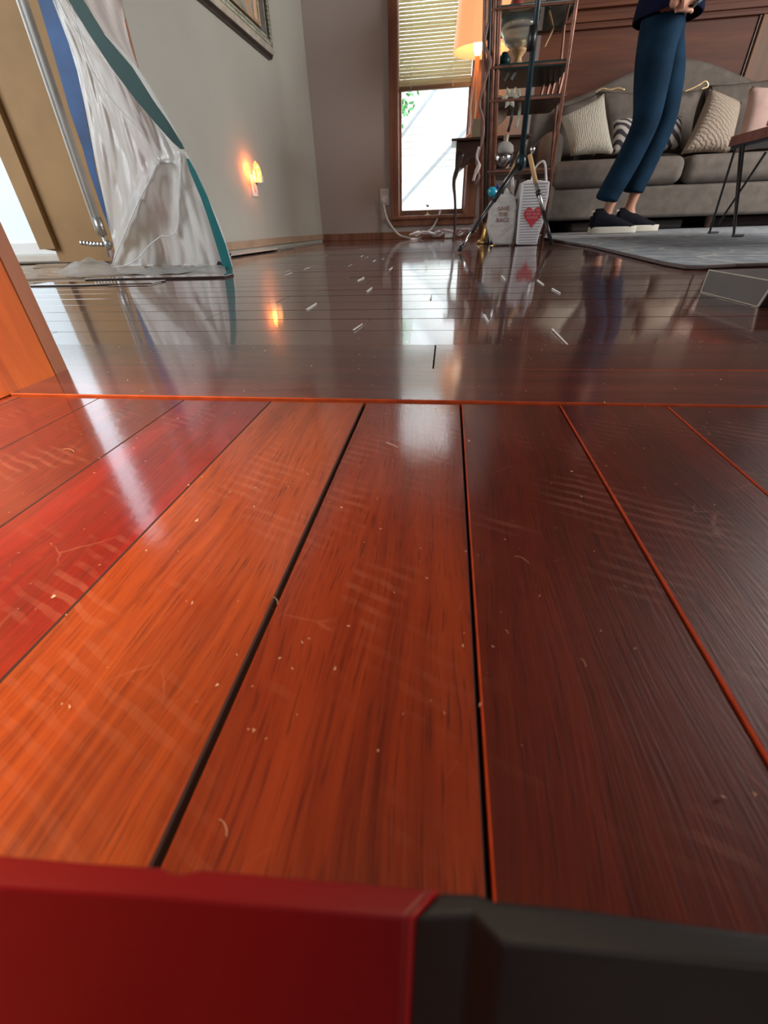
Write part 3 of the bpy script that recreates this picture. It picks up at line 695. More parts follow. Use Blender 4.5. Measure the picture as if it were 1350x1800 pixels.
# ------------------------------------------------------------------ grey metal box at the right
gb = thing('metal_box', 'low dark grey metal box with pale rims on the floor at right', 'box', (.6, .9, 0))
a0 = Vector((.492, .982, .001)); a1 = Vector((.502, .815, .001)); hgt = .036
b0 = a0+Vector((.006, .01, hgt)); b1 = a1+Vector((.008, 0, hgt))
W_ = Vector((.42, .03, 0))
mk('side_panel', [a0, a1, b1, b0]+[p+Vector((.003, 0, 0)) for p in (a0, a1, b1, b0)], [(0, 1, 2, 3), (4, 5, 6, 7), (0, 1, 5, 4), (1, 2, 6, 5), (2, 3, 7, 6), (3, 0, 4, 7)], GREY, gb)
mk('top_panel', [b0, b1, b1+W_, b0+W_]+[p-Vector((0, 0, .003)) for p in (b0, b1, b1+W_, b0+W_)], [(0, 1, 2, 3), (4, 5, 6, 7), (0, 1, 5, 4), (1, 2, 6, 5), (2, 3, 7, 6), (3, 0, 4, 7)], GREY, gb)
mk('front_panel', [a1+Vector((.004, .003, 0)), b1+Vector((.004, .003, -.003)), b1+W_+Vector((0, .003, -.003)), a1+W_+Vector((0, .003, 0))]+[p for p in (a1+Vector((.004, .006, 0)), b1+Vector((.004, .006, -.003)), b1+W_+Vector((0, .006, -.003)), a1+W_+Vector((0, .006, 0)))],
   [(0, 1, 2, 3), (4, 5, 6, 7), (0, 1, 5, 4), (1, 2, 6, 5), (2, 3, 7, 6), (3, 0, 4, 7)], BLACK, gb)
MB().tube([a0, b0], .0013, 6).build('rim', GREYRIM, gb); MB().tube([b0, b1], .0011, 6).build('rim', GREYRIM, gb)
MB().tube([a1, b1], .0018, 6).build('rim', GREYRIM, gb); MB().tube([a0, a1], .0008, 6).build('rim', GREYRIM, gb)
box('base_tray', (.51, .83, .0), (.90, .98, .006), BLACK, gb)

# ------------------------------------------------------------------ rug
def rug_material():
    m = mat('blue_grey_rug', (.3, .33, .36), .95); t = NT(m); g = t.n('ShaderNodeNewGeometry').outputs['Position']
    a = t.n('ShaderNodeTexVoronoi', {'Vector': t.n('ShaderNodeVectorMath', {0: g, 1: t.n('ShaderNodeCombineXYZ', {0: t.math('MULTIPLY', t.noise(g, 5, 3), .12)}).outputs[0]}, operation='ADD').outputs[0], 'Scale': 4.2}, feature='DISTANCE_TO_EDGE').outputs[0]
    c = t.ramp(t.noise(g, 14, 5, .7), [(.3, (.19, .21, .24)), (.5, (.29, .32, .35)), (.7, (.46, .46, .45))])
    c = t.mix(t.ramp(a, [(0, (.9,)*3), (.035, (0, 0, 0))]), c, (.58, .57, .52))
    t.l(c, t.p.inputs['Base Color']); t.bump(t.noise(g, 350, 2), .8, .004); return m
rugp = [FL(955, 421), FL(1045, 437), FL(1105, 452), FL(1170, 468), FL(1205, 474), FL(1235, 474.5), FL(1290, 471)]
rugp = [Vector((p.x, p.y, 0)) for p in rugp]+[Vector((1.1, 1.42, 0)), Vector((3.4, 1.42, 0)), Vector((3.4, 4.4, 0)), Vector((.66, 3.9, 0))]
rg = MB().prism([p+Vector((0, 0, .002)) for p in rugp], (0, 0, .009)).build('area_rug', rug_material()); tag(rg, 'blue grey patterned rug with pale lines under the sofa', 'rug')
MB().tube([p+Vector((0, 0, .006)) for p in rugp[:9]], .005, 6).build('bound_edge', soft('rug_binding', (.13, .10, .09), .2, 30, .9), rg)

# ------------------------------------------------------------------ sofa
sf = thing('sofa', 'grey taupe camelback sofa with loose seat cushions against panelled wall', 'sofa', (1.8, 4.4, 0))
SX0, SX1, SY0 = .67, 3.05, 3.98
def rbox(name, a, b, m, parent, r=.04, seg=5): return box(name, a, b, m, parent, r, seg)
rbox('base', (SX0, SY0, .085), (SX1, 4.85, .275), FABRIC, sf, .025)
for x0, x1 in ((SX0+.02, 1.60), (1.605, 2.32), (2.325, SX1-.02)): rbox('seat_cushion', (x0, SY0-.03, .275), (x1, 4.60, .435), FABRIC, sf, .06, 6)
# camel back
n = 30; pr = []
for i in range(n+1):
    t_ = i/n; x = SX0-.05+t_*(SX1-SX0+.1); c_ = 1.62
    z_ = .80+.25*math.exp(-((x-c_)/.62)**2)+.05*math.exp(-((x-2.9)/.3)**2); pr.append((x, z_))
bm_ = [Vector((x, 4.62, z)) for x, z in pr]
MB().prism([Vector((pr[-1][0], 4.64, .25)), Vector((pr[0][0], 4.64, .25))]+[Vector((x, 4.70, z)) for x, z in pr], (0, .18, 0)).build('backrest', FABRIC, sf, False, .045, 5)
rbox('arm', (SX0-.06, SY0-.02, .09), (SX0+.10, 4.85, .60), FABRIC, sf, .07, 6)
rbox('arm', (SX1-.04, SY0-.02, .09), (SX1+.14, 4.85, .60), FABRIC, sf, .07, 6)
for x in (SX0+.05, 1.9, SX1-.05):
    for y_ in (SY0+.06, 4.78): MB().tube([(x, y_, .085), (x, y_, .012)], [.028, .018], 10).build('leg', DARKWOOD, sf)
def pillow(name, px, y, thick, m, parent=None, n=14, tilt=.0, rib=0):
    """px: four corners (bl, br, tr, tl) at depth y (bottom) leaning back by tilt at the top"""
    c = [PY(u, v, y+(tilt if k > 1 else 0)) for k, (u, v) in enumerate(px)]
    nrm = (c[1]-c[0]).cross(c[3]-c[0]).normalized()
    v = []; f = []; N = n+1
    for side in (1, -1):
        for j in range(N):
            for i in range(N):
                a, b = i/n, j/n; A, B = 2*a-1, 2*b-1
                pin = .05*(1-abs(B)**2)*(A)*-1; pin2 = .05*(1-abs(A)**2)*(B)*-1
                a2, b2 = a+pin*.8*abs(A), b+pin2*.8*abs(B)
                p = c[0]*(1-a2)*(1-b2)+c[1]*a2*(1-b2)+c[2]*a2*b2+c[3]*(1-a2)*b2
                h = thick/2*max(0, (1-A*A)*(1-B*B))**.42
                if rib: h += .003*math.sin(a*n*math.pi)*(h > .01)
                v.append(p+nrm*h*side)
    for s in (0, 1):
        for j in range(n):
            for i in range(n):
                k = s*N*N+j*N+i; f.append((k, k+1, k+N+1, k+N))
    me = mk(name, v, f, m, parent, True); bm = bmesh.new(); bm.from_mesh(me.data); bmesh.ops.remove_doubles(bm, verts=bm.verts, dist=.0008); bmesh.ops.recalc_face_normals(bm, faces=bm.faces); bm.to_mesh(me.data); bm.free()
    return me
# loose back cushions belong to the sofa
pillow('back_cushion', [(1058, 276), (1215, 272), (1236, 158), (1050, 160)], 4.50, .16, FABRIC, sf, tilt=.12)
pillow('back_cushion', [(962, 280), (1050, 276), (1052, 162), (985, 188)], 4.52, .14, FABRIC, sf, tilt=.12)
pillow('back_cushion', [(1220, 270), (1400, 262), (1400, 130), (1240, 150)], 4.54, .16, FABRIC, sf, tilt=.12)
for px in ([(1046, 163), (1058, 156), (1072, 158), (1086, 155), (1098, 158)], [(1203, 161), (1216, 156), (1228, 150), (1240, 143), (1244, 152), (1232, 157)]):
    MB().tube(arc([PY(u, v, 4.50) for u, v in px], 5), .007, 6).build('gold_braid', GOLD, sf, True)
def ribbed(name, sc, base, direction='X'):
    m = mat(name, base, .95); t = NT(m); tc = t.n('ShaderNodeTexCoord').outputs['Object']
    wv = t.n('ShaderNodeTexWave', {'Vector': tc, 'Scale': sc, 'Distortion': 5., 'Detail': 2., 'Detail Scale': 2.}, bands_direction=direction).outputs['Fac']
    t.l(t.mix(wv, tuple(c*.85 for c in base), base), t.p.inputs['Base Color']); t.bump(wv, .6, .006); return m
RIB1 = ribbed('cream_ribbed_knit', 26, (.62, .57, .47)); RIB2 = ribbed('beige_ribbed_knit', 20, (.46, .37, .29), 'DIAGONAL')
tag(pillow('throw_pillow', [(1003, 275), (1080, 272), (1062, 164), (984, 206)], 4.22, .15, RIB1, tilt=.10), 'cream ribbed throw pillow at the left end of the sofa', 'pillow')
tag(pillow('throw_pillow', [(1074, 272), (1122, 268), (1120, 204), (1078, 210)], 4.28, .12, ZEBRA, tilt=.08), 'black and white striped pillow behind the standing legs', 'pillow')
tag(pillow('throw_pillow', [(1160, 268), (1198, 262), (1198, 204), (1165, 206)], 4.33, .10, ZEBRA, tilt=.06), 'black and white patterned pillow between the legs and beige pillow', 'pillow')
tag(pillow('throw_pillow', [(1196, 272), (1285, 270), (1304, 180), (1250, 152)], 4.16, .16, RIB2, tilt=.12), 'beige ribbed throw pillow in the middle of the sofa', 'pillow')
tag(pillow('throw_pillow', [(1290, 268), (1395, 262), (1400, 150), (1318, 150)], 4.12, .15, PINK, tilt=.12), 'pale pink pillow behind the coffee table', 'pillow')
# storage under the sofa
tag(rbox('storage_bin', (.95, 4.10, .012), (1.75, 4.6, .068), soft('grey_fabric_bin', (.10, .095, .09), .1, 20, .9), None, .012), 'low grey bin pushed under the left half of sofa', 'bin')
tag(rbox('storage_bin', (1.95, 4.12, .012), (2.45, 4.6, .074), soft('brown_fabric_bin', (.05, .03, .03), .1, 20, .9), None, .012), 'low dark brown bin pushed under the sofa behind the table legs', 'bin')

# ------------------------------------------------------------------ coffee table with hairpin legs
ct = thing('coffee_table', 'low brown wooden table on black hairpin legs at right edge', 'table', (1.9, 2.9, 0))
ta = PY(1277, 264, 3.0); tz = ta.z; tt = PY(1285, 240, 3.0).z
MB().box((ta.x, 1.95, tz+.012), (ta.x+.62, 3.0, tt)).build('table_top', TABLEW, ct, False, .004)
MB().box((ta.x+.01, 1.96, tz), (ta.x+.61, 2.99, tz+.012)).build('underside', BLACK, ct)
def hairpin(px, Ys, foot):
    m_ = MB()
    for (u, v), y_ in zip(px, Ys):
        q = PY(u, v, y_); m_.tube([Vector((q.x, q.y, tz+.004)), foot+Vector((0, 0, .010))], .0055, 8)
    return m_.tube([foot+Vector((-.006, 0, .008)), foot+Vector((.05, .01, .008))], .0055, 8)
l1 = FL(1288, 418, .011); hairpin([(1298, 268), (1303, 268)], [2.9, 2.86], l1).build('leg', BLACK, ct)
l2 = FL(1246, 412, .011); hairpin([(1290, 268)], [2.95], l2).build('leg', BLACK, ct)
MB().tube([PY(1346, 268, 2.80), PY(1262, 395, 2.98)], .0055, 8).build('leg', BLACK, ct)
for x_ in (ta.x+.05, ta.x+.56):
    MB().tube([(x_, 2.02, tz+.004), (x_+.01, 2.03, .02), (x_+.05, 2.06, .02), (x_+.05, 2.14, tz+.004)], .006, 8).build('leg', BLACK, ct)
MB().tube([(ta.x+.56, 2.92, tz+.004), (ta.x+.57, 2.9, .02), (ta.x+.53, 2.86, .02), (ta.x+.50, 2.8, tz+.004)], .006, 8).build('leg', BLACK, ct)
rb = PY(1345, 222, 2.72)
tag(rbox('red_box', (rb.x-.01, 2.45, tt), (rb.x+.20, 2.70, tt+.035), soft('orange_red_card', (.55, .10, .04), .1, 20, .5), None, .004), 'orange red box on top of the low wooden table', 'box')

# ------------------------------------------------------------------ side table, lamp
YT = 3.62
st = thing('side_table', 'dark side table with a curved leg in front of window', 'table', (.25, 3.75, 0))
a = PY(797, 246, YT); zt = a.z
MB().box((a.x-.012, YT-.02, zt-.008), (a.x+.48, 3.94, zt+.006)).build('table_top', DARKWOOD, st, False, .003)
zb = PY(806, 287, YT).z
MB().prism([(a.x+.02, YT, zt-.008), (a.x+.46, YT, zt-.008), (a.x+.46, YT, zb-.03), (a.x+.30, YT, zb+.02), (a.x+.12, YT, zb+.02), (a.x+.05, YT, zb-.03), (a.x+.02, YT, zb-.04)], (0, .28, 0)).build('apron', DARKWOOD, st, False, .004)
def cabriole(x, y_, sx):
    P_ = [(x+.035*sx, y_, zb+.05), (x+.012*sx, y_, zb-.02), (x-.008*sx, y_, zb-.09), (x+.004*sx, y_, zb-.17), (x+.014*sx, y_, zb-.27), (x+.014*sx, y_, .03), (x+.004*sx, y_, .008)]
    return MB().tube(arc(P_, 4), [.020-.012*min(1, i/12)+(.004 if i > 21 else 0) for i in range(25)], 8).build('leg', DARKWOOD, st, True)
xl = PY(801, 300, YT).x
for (x, y_, s_) in ((xl, YT, 1), (xl+.44, YT, -1), (xl, YT+.27, 1), (xl+.44, YT+.27, -1)): cabriole(x, y_, s_)
tag(box('olive_box', (PY(828, 245, YT+.05).x, YT-.015, zt+.006), (PY(828, 245, YT+.05).x+.12, YT+.04, PY(828, 212, YT+.05).z), OLIVE, None, .002), 'olive brown box standing on the dark side table', 'box')
lp = thing('table_lamp', 'lit table lamp with orange drum shade on the side table', 'lamp', (.14, 3.74, zt+.006))
lx = PY(846, 88, 3.74).x; lz = PY(846, 90, 3.74).z; rr = (PY(896, 90, 3.74).x-PY(796, 90, 3.74).x)/2
SHADE = emis('lit_orange_linen_shade', (1, .43, .17), .85, (.7, .4, .2))
t = NT(SHADE); tc = t.n('ShaderNodeTexCoord').outputs['Object']; nz = t.noise(t.mapping(tc, (60, 60, 8)), 1, 3)
t.l(t.mix(nz, (1, .38, .14), (1, .50, .22)), t.p.inputs['Emission Color'])
n = 40; prof = [(rr, lz), (rr-.002, lz+.002), (rr*.80, lz+.34), (rr*.80-.003, lz+.34), (rr-.005, lz+.002)]
v = []; f = []
for (r_, z_) in prof:
    for k in range(n): q = 2*math.pi*k/n; v.append((lx+r_*math.cos(q), 3.74+r_*math.sin(q), z_))
for i in range(len(prof)):
    for k in range(n): i2 = (i+1) % len(prof); f.append((i*n+k, i*n+(k+1) % n, i2*n+(k+1) % n, i2*n+k))
mk('shade', v, f, SHADE, lp, True)
MB().lathe([(.012, lz-.02), (.022, lz+.0), (.03, lz+.04), (.02, lz+.075), (.004, lz+.085)], (lx-.02, 3.74, 0), 14).build('bulb', emis('lamp_bulb', (1, .85, .6), 5), lp, True)
LAMPW = wood('orange_lamp_wood', (.35, .13, .04), (.55, .24, .08), (.7, .35, .14), 1, 'Z')
MB().lathe([(.055, zt+.006), (.055, zt+.02), (.02, zt+.04), (.014, zt+.10), (.022, zt+.17), (.012, zt+.25), (.014, lz-.02)], (lx-.02, 3.74, 0), 16).build('stand', LAMPW, lp, True)
MB().tube([(lx-.02, 3.74, lz+.08), (lx-.02, 3.74, lz+.32)], .003, 6).build('harp', BRASS, lp)
MB().lathe([(rr*.80-.003, lz+.300), (rr*.80-.003, lz+.302)], (lx, 3.74, 0), 30).build('diffuser', SHADE, lp)
ll = D.lights.new('lamp_bulb_light', 'POINT'); ll.energy = 3.0; ll.color = (1, .62, .3); ll.shadow_soft_size = .03
lo = D.objects.new('lamp_bulb_light', ll); COL.objects.link(lo); lo.location = (lx-.02, 3.74, lz+.11)

# ------------------------------------------------------------------ etagere
et = thing('etagere', 'copper tube etagere with glass shelves right of the window', 'shelf unit', (.4, 3.15, 0))
YE0, YE1 = 2.98, 3.32
def pole(px, y, r, name='post'):
    p = [PY(u, v, y) for u, v in px]; d_ = (p[0]-p[-1]); top_ = p[-1]+d_*(1.75/max(.1, d_.z))
    return p, top_
pL = [PY(853, 425, YE0), PY(865, 0, YE0)]
pL[0].z = .02; dirL = (pL[1]-pL[0])/(pL[1].z-pL[0].z)
topL = pL[0]+dirL*1.7
for dx_, r_, mm in ((-.030, .011, COPPER), (-.009, .009, FRDARK), (.012, .013, COPPER), (.036, .011, COPPER)):
    MB().tube([pL[0]+Vector((dx_, .01*(dx_ > 0), 0)), topL+Vector((dx_, .01*(dx_ > 0), 0))], r_, 10).build('post', mm, et, True)
# braided ribbon-like ornament wound on the post
rp = [PY(u, v, YE0-.018) for u, v in [(858, 40), (852, 75), (862, 110), (850, 150), (843, 185), (850, 215), (847, 250), (838, 285), (842, 310), (835, 325)]]
MB().tube(arc(rp, 5), [.004+.004*abs(math.sin(i*.5)) for i in range(46)], 7).build('wound_ribbon', soft('dusky_ribbon', (.22, .12, .10), .1, 30, .5), et, True)
MB().tube(arc([PY(u, v, YE0-.022) for u, v in [(842, 258), (838, 275), (842, 290), (836, 305), (832, 318)]], 4), [.006]*8+[.012]*4+[.008]*5, 7).build('tassel', soft('pale_tassel', (.62, .52, .50), .1, 30, .8), et, True)
MB().lathe([(.055, 0), (.058, .008), (.045, .016), (.036, .03), (.03, .06), (.026, .10)], (pL[0].x+.004, YE0, .0005), 18).build('foot', BRASS, et, True)
pR = PY(969, 311, YE0); tR = PY(1014, 0, YE0); dR = (tR-pR)/(tR.z-pR.z); bR = pR-dR*pR.z
MB().tube([bR+dR*.002, bR+dR*1.7], .0085, 8).build('post', COPPER, et, True)
pR2 = PY(972, 250, YE1+.05); tR2 = PY(996, 0, YE1+.05); dR2 = (tR2-pR2)/(tR2.z-pR2.z); bR2 = pR2-dR2*pR2.z
MB().tube([bR2+dR2*.002, bR2+dR2*1.7], .008, 8).build('post', COPPER, et, True)
pl2 = Vector((pL[0].x+.05, YE1+.05, .002)); MB().tube([pl2, pl2+dirL*1.7], .008, 8).build('post', COPPER, et, True)
def shelf(v_left, thick, m, name='glass_shelf', y0=YE0):
    a = PY(868, v_left, y0); z = a.z
    return MB().box((a.x-.01, y0, z-thick), (bR.x+dR.x*z+.015, YE1+.06, z)).build(name, m, et, False, .002), z
SHG = mat('smoky_glass', (.10, .16, .15), .05, Transmission_Weight=.55, Coat_Weight=1.)
_, zs0 = shelf(10, .008, SHG); _, zs1 = shelf(113, .022, DKGLASS); _, zs2 = shelf(172, .014, DARKWOOD, 'wooden_shelf'); _, zs3 = shelf(297, .030, DARKWOOD, 'wooden_shelf'); _, zs4 = shelf(410, .012, DARKWOOD, 'wooden_shelf')
for z_ in (zs0, zs1, zs2, zs3):
    for y_ in (YE0, YE1+.05): MB().tube([(pL[0].x+dirL.x*z_, y_, z_-.012), (bR.x+dR.x*z_, y_, z_-.012)], .005, 6).build('rail', COPPER, et)
# diagonal brace and upright slats behind
MB().tube([PY(983, 28, YE1), PY(957, 82, YE1)], .006, 6).build('brace', TANW, et)
for u0, u1 in ((958, 962), (968, 972), (976, 980), (988, 992)):
    MB().tube([PY(u0-8, 172, YE1), PY(u1+2, 116, YE1)], .008, 5).build('slat', COPPER, et)
# things on the etagere
def onshelf(name, lab, cat, u, z, y, prof, m, n=18, group=None):
    x = PY(u, 100, y).x if z is None else None
    base = None
    # find x so that the object base projects to u
    lo_, hi_ = -1., 2.
    for _ in range(40):
        mid = (lo_+hi_)/2; c_ = ROT.T@(np.array([mid, y, z])-CAM); uu = PP[0]+FPX*c_[0]/c_[2]
        if uu < u: lo_ = mid
        else: hi_ = mid
    o = MB().lathe([(r_, h_) for r_, h_ in prof], (mid, y, z), n).build(name, m, None, True); return tag(o, lab, cat, group)
onshelf('glass_bowl', 'large clear glass bowl with pale rim on the upper shelf', 'bowl', 908, zs1+.075, 3.12, [(.03, 0), (.06, .02), (.085, .06), (.095, .10), (.09, .10), (.08, .06), (.05, .028), (.02, .02)], PALEGL, 28)
onshelf('bowl_stand', 'tan carved stand under the clear glass bowl', 'stand', 908, zs1, 3.12, [(.045, 0), (.045, .012), (.02, .03), (.018, .045), (.035, .065), (.038, .074)], TANW)
onshelf('red_apple_jar', 'round brownish red jar above the glass bowl', 'jar', 906, zs0+.0, 3.16, [(.012, 0), (.03, .012), (.036, .035), (.028, .06), (.012, .07), (.012, .08)], soft('brown_red_glaze', (.30, .07, .05), .3, 20, .3))
onshelf('silver_dish', 'shiny silver dish at the right of the top shelf', 'dish', 955, zs0, 3.12, [(.02, 0), (.03, .006), (.05, .02), (.047, .022), (.02, .01)], CHROME)
onshelf('green_vase', 'dark green vase on the glass shelf', 'vase', 885, zs1, 3.06, [(.02, 0), (.03, .015), (.032, .03), (.018, .045), (.012, .055)], DKGLASS)
onshelf('dark_figurine', 'dark carved bird on the middle wooden shelf', 'figurine', 868, zs3+.0, 3.05, [(.016, 0), (.02, .01), (.012, .02), (.02, .04), (.010, .06)], soft('dark_carving', (.05, .04, .05), .2, 20, .5))
onshelf('cream_vase', 'tall cream vase with a pale plate behind it', 'vase', 884, zs3, 3.10, [(.022, 0), (.03, .02), (.036, .05), (.022, .09), (.011, .12), (.014, .15)], soft('cream_ceramic', (.58, .50, .38), .1, 20, .4))
dp = D.objects.new
pq = PY(872, 196, 3.2); tag(MB().lathe([(.002, 0), (.05, .002), (.062, .008), (.064, .012), (.05, .008), (.002, .006)], pq, 24, Matrix.Rotation(math.radians(80), 3, 'X')).build('display_plate', soft('tan_plate_glaze', (.50, .38, .28), .1, 12, .4), None, True), 'round tan plate standing upright on the middle shelf', 'plate')
onshelf('silver_bowl', 'shiny chrome bowl on the lower wooden shelf', 'bowl', 880, zs3+.0, 3.02, [(.02, 0), (.035, .01), (.052, .035), (.058, .06), (.054, .06), (.045, .035), (.02, .012)], CHROME, 24)
onshelf('grey_cap', 'crumpled grey cloth cap above the chrome bowl', 'cap', 884, zs3+.062, 3.03, [(.045, 0), (.055, .012), (.05, .035), (.03, .05), (.004, .055)], soft('grey_cloth', (.36, .34, .32), .15, 25, .9))
onshelf('blue_dish', 'small dark blue dish beside the chrome bowl', 'dish', 914, zs3, 3.02, [(.018, 0), (.026, .006), (.032, .016), (.02, .010)], soft('blue_glaze', (.03, .08, .30), .2, 20, .15), 18)
# green folded umbrella-like items hanging between shelves
for i, (u, v0, v1, mm, lb) in enumerate([(896, 172, 232, BLACK, 'dark folded scarf hanging under the middle shelf'), (910, 158, 225, soft('pale_green_ribbon', (.42, .48, .38), .2, 20, .7), 'pale green ribbon strip hanging under the middle shelf'), (902, 112, 140, soft('pale_glass_rod', (.30, .38, .36), .1, 20, .3), 'pale glass rod under the dark green shelf'), (889, 114, 142, soft('pale_glass_rod_2', (.28, .36, .34), .1, 20, .3), 'thin pale rod near the left post under green shelf')]):
    tag(MB().tube(arc([PY(u+2, v0, 3.03), PY(u+4, (v0+v1)/2, 3.03), PY(u-3, v1, 3.04)], 5), [.010-.004*abs(math.sin(k)) for k in range(11)], 7).build('hanging_strip', mm, None, True), lb, 'hanging strip')
fl_ = MB(); c_ = PY(897, 172, 2.985)
for k in range(6):
    a_ = k*1.05; e = Vector((math.cos(a_), -.15, math.sin(a_)))*.045; s_ = Vector((-math.sin(a_), 0, math.cos(a_)))*.012
    fl_.add([c_, c_+e*.5+s_, c_+e, c_+e*.5-s_, c_+e*.5+Vector((0, -.006, 0))], [(0, 1, 4), (1, 2, 4), (2, 3, 4), (3, 0, 4)])
tag(fl_.build('ribbon_bow', soft('pale_green_bow', (.46, .46, .36), .15, 20, .7)), 'pale green bow tied at the middle shelf front', 'bow')
# turquoise ornament
tb = PY(866, 338, 2.93); tu = thing('turquoise_ornament', 'shiny turquoise glass ornament left of the shopping bags', 'ornament', tuple(tb))
MB().ell(tb, (.030, .022, .024), 18, 12, Matrix.Rotation(.5, 3, 'Y')).build('body', TURQ, tu, True)
MB().tube([tb+Vector((.02, 0, .018)), tb+Vector((.03, 0, .032))], [.01, .006], 8).build('neck', soft('dark_blue_glass', (.02, .04, .25), .1, 20, .2), tu, True)
MB().lathe([(.02, 0), (.02, .01), (.008, .03), (.008, tb.z-.035), (.014, tb.z-.022)], (tb.x, tb.y, .0), 12).build('stand', BLACK, tu, True)
# spare grey bag of cloth on lower shelf
tag(rbox('dark_storage_box', (pL[0].x+.04, 3.06, zs4), (bR.x-.02, 3.28, zs4+.16), soft('plum_box', (.06, .035, .04), .2, 20, .6), None, .01), 'dark plum box on the bottom shelf behind the bags', 'box')

# ------------------------------------------------------------------ tripod
tp = thing('tripod', 'dark teal tripod pole with black and tan legs before the etagere', 'tripod', (.36, 2.6, 0))
YT2 = 2.6
a = PY(946, 0, YT2); b = PY(914, 300, YT2); d_ = (a-b)/(a.z-b.z); cx = b
MB().tube([b, b+d_*(1.55-b.z)], [.013, .009], 10).build('pole', TEALM, tp, True)
MB().tube([PY(938, 45, YT2-.002), PY(932, 90, YT2-.002)], .017, 10).build('lock_collar', BLACK, tp, True)
hub = PY(915, 285, YT2)
MB().ell(hub, (.026, .026, .034)).build('hub', TEALM, tp, True)
MB().ell(PY(936, 263, YT2-.02), (.012, .012, .014)).build('silver_knob', CHROME, tp, True)
fo = FL(807, 445); fo.z = .012; m1 = hub+(fo-hub)*.45; m2 = hub+(fo-hub)*.80
lg = MB().tube([hub, m1], .011, 8).build('leg', BLACK, tp, True); MB().tube([m1, m2], .0075, 8).build('lower_leg', BLACK, tp, True); MB().tube([m2, fo], .005, 8).build('leg_tube', CHROME, tp, True); MB().tube([m2+(fo-m2)*.72, fo], .010, 8).build('rubber_foot', BLACK, tp, True)
h2 = PY(931, 272, YT2-.03); k2 = PY(942, 322, YT2-.06); f2_ = PY(960, 392, YT2-.12); 
MB().tube([h2, k2], .010, 8).build('tan_leg', TANW, tp, True)
e2 = f2_+(f2_-k2)*(f2_.z-.01)/(k2.z-f2_.z); MB().tube([k2, k2+(e2-k2)*.45], .009, 8).build('leg_tube', STEEL, tp, True); MB().tube([k2+(e2-k2)*.12, k2+(e2-k2)*.2], .012, 8).build('clamp', BLACK, tp, True)
MB().tube([k2+(e2-k2)*.42, e2], .009, 8).build('rubber_foot', BLACK, tp, True)
MB().tube([PY(922, 250, YT2+.02), PY(905, 290, YT2+.05), PY(886, 330, YT2+.08)], .008, 8).build('tan_leg', TANW, tp, True)
k3 = PY(886, 330, YT2+.08); MB().tube([k3, Vector((k3.x-.03, k3.y+.06, .004))], .007, 8).build('lower_leg', BLACK, tp, True)

# ------------------------------------------------------------------ shopping bags
YB = 2.66
def textmesh(s, size, m, parent, M_, name='lettering'):
    c = D.curves.new('t', 'FONT'); c.body = s; c.size = size; c.align_x = 'CENTER'; c.align_y = 'CENTER'; c.extrude = .0006; c.resolution_u = 2
    o = D.objects.new('t', c); COL.objects.link(o); dg = bpy.context.evaluated_depsgraph_get(); me = D.meshes.new_from_object(o.evaluated_get(dg)); D.objects.remove(o)
    me.transform(M_); me.name = name
    return link(name, me, m, parent)
def bag(name, px, y, depth, m, lab, crumple):
    """px outline front face bottom-left clockwise"""
    P_ = [PY(u, v, y) for u, v in px]
    cx_ = sum((p.x for p in P_), 0)/len(P_)
    t_ = thing(name, lab, 'bag', (cx_, y, 0)); zmin = min(p.z for p in P_)
    for p in P_: p.z -= zmin-.002
    return t_, P_
b2, P2 = bag('shopping_bag', [(908, 432), (912, 380), (917, 340), (919, 322), (928, 318), (950, 319), (966, 321), (964, 345), (958, 372), (956, 390), (948, 412), (944, 432)], YB, .12, PAPER, 'white shopping bag with grey print lines and a red heart', 0)
ob = MB().prism(P2, (0, .12, 0)).build('bag_body', PAPER, b2, False, .004, 2)
zz = P2[0].z
def xs(z, pts, left):
    # x extent of outline at height z
    xs_ = []
    for p, q in zip(pts, pts[1:]+pts[:1]):
        if (p.z-z)*(q.z-z) < 0: xs_.append(p.x+(q.x-p.x)*(z-p.z)/(q.z-p.z))
    return (min(xs_), max(xs_)) if xs_ else None
htop = max(p.z for p in P2)
for k in range(22):
    z_ = .012+(htop-.03)*k/21; e = xs(z_, P2, True)
    if e: MB().box((e[0]+.008, YB-.0012, z_), (e[1]-.006-.004*(k % 3), YB-.0003, z_+.0028)).build('print_line', INK, b2)
hc = PY(936, 379, YB); hs = .047
hp = []
for k in range(40):
    a_ = 2*math.pi*k/40; hx = 16*math.sin(a_)**3; hz = 13*math.cos(a_)-5*math.cos(2*a_)-2*math.cos(3*a_)-math.cos(4*a_); hp.append(Vector((hc.x+hx/17*hs, YB-.002, hc.z-.002+hz/17*hs*1.1)))
MB().prism(hp, (0, -.0015, 0)).build('red_heart', REDINK, b2)
TW = soft('pale_pink_ink', (.80, .45, .47), .05, 9, .7)
RX = Matrix.Rotation(math.pi/2, 4, 'X')
for s_, dz, sz in (('THANK YOU', .020, .0135), ('FOR YOUR', .006, .0135), ('BUSINESS', -.008, .0125)): textmesh(s_, sz, TW, b2, Matrix.Translation((hc.x, YB-.0040, hc.z+dz))@RX)
for xo in (.0, .045):
    h0 = PY(933, 320, YB+.02+xo); MB().tube(arc([h0, h0+Vector((.012, 0, .055)), h0+Vector((.05, 0, .075)), h0+Vector((.075, 0, .0))], 5), .004, 6).build('handle', PAPER, b2, True)
b1_, P1 = bag('shopping_bag', [(868, 432), (861, 415), (857, 398), (861, 380), (861, 360), (872, 345), (880, 338), (890, 329), (897, 340), (906, 345), (908, 362), (905, 400), (900, 432)], YB+.02, .13, PAPER, 'crumpled white plastic shopping bag with faded brown lettering', 1)
PLB = soft('white_bag_plastic', (.70, .68, .64), .06, 18, .35, 35, .8, .012)
bo = MB().prism(P1, (0, .13, 0)).build('bag_body', PLB, b1_, False, .012, 4)
bc = PY(885, 372, YB+.015)
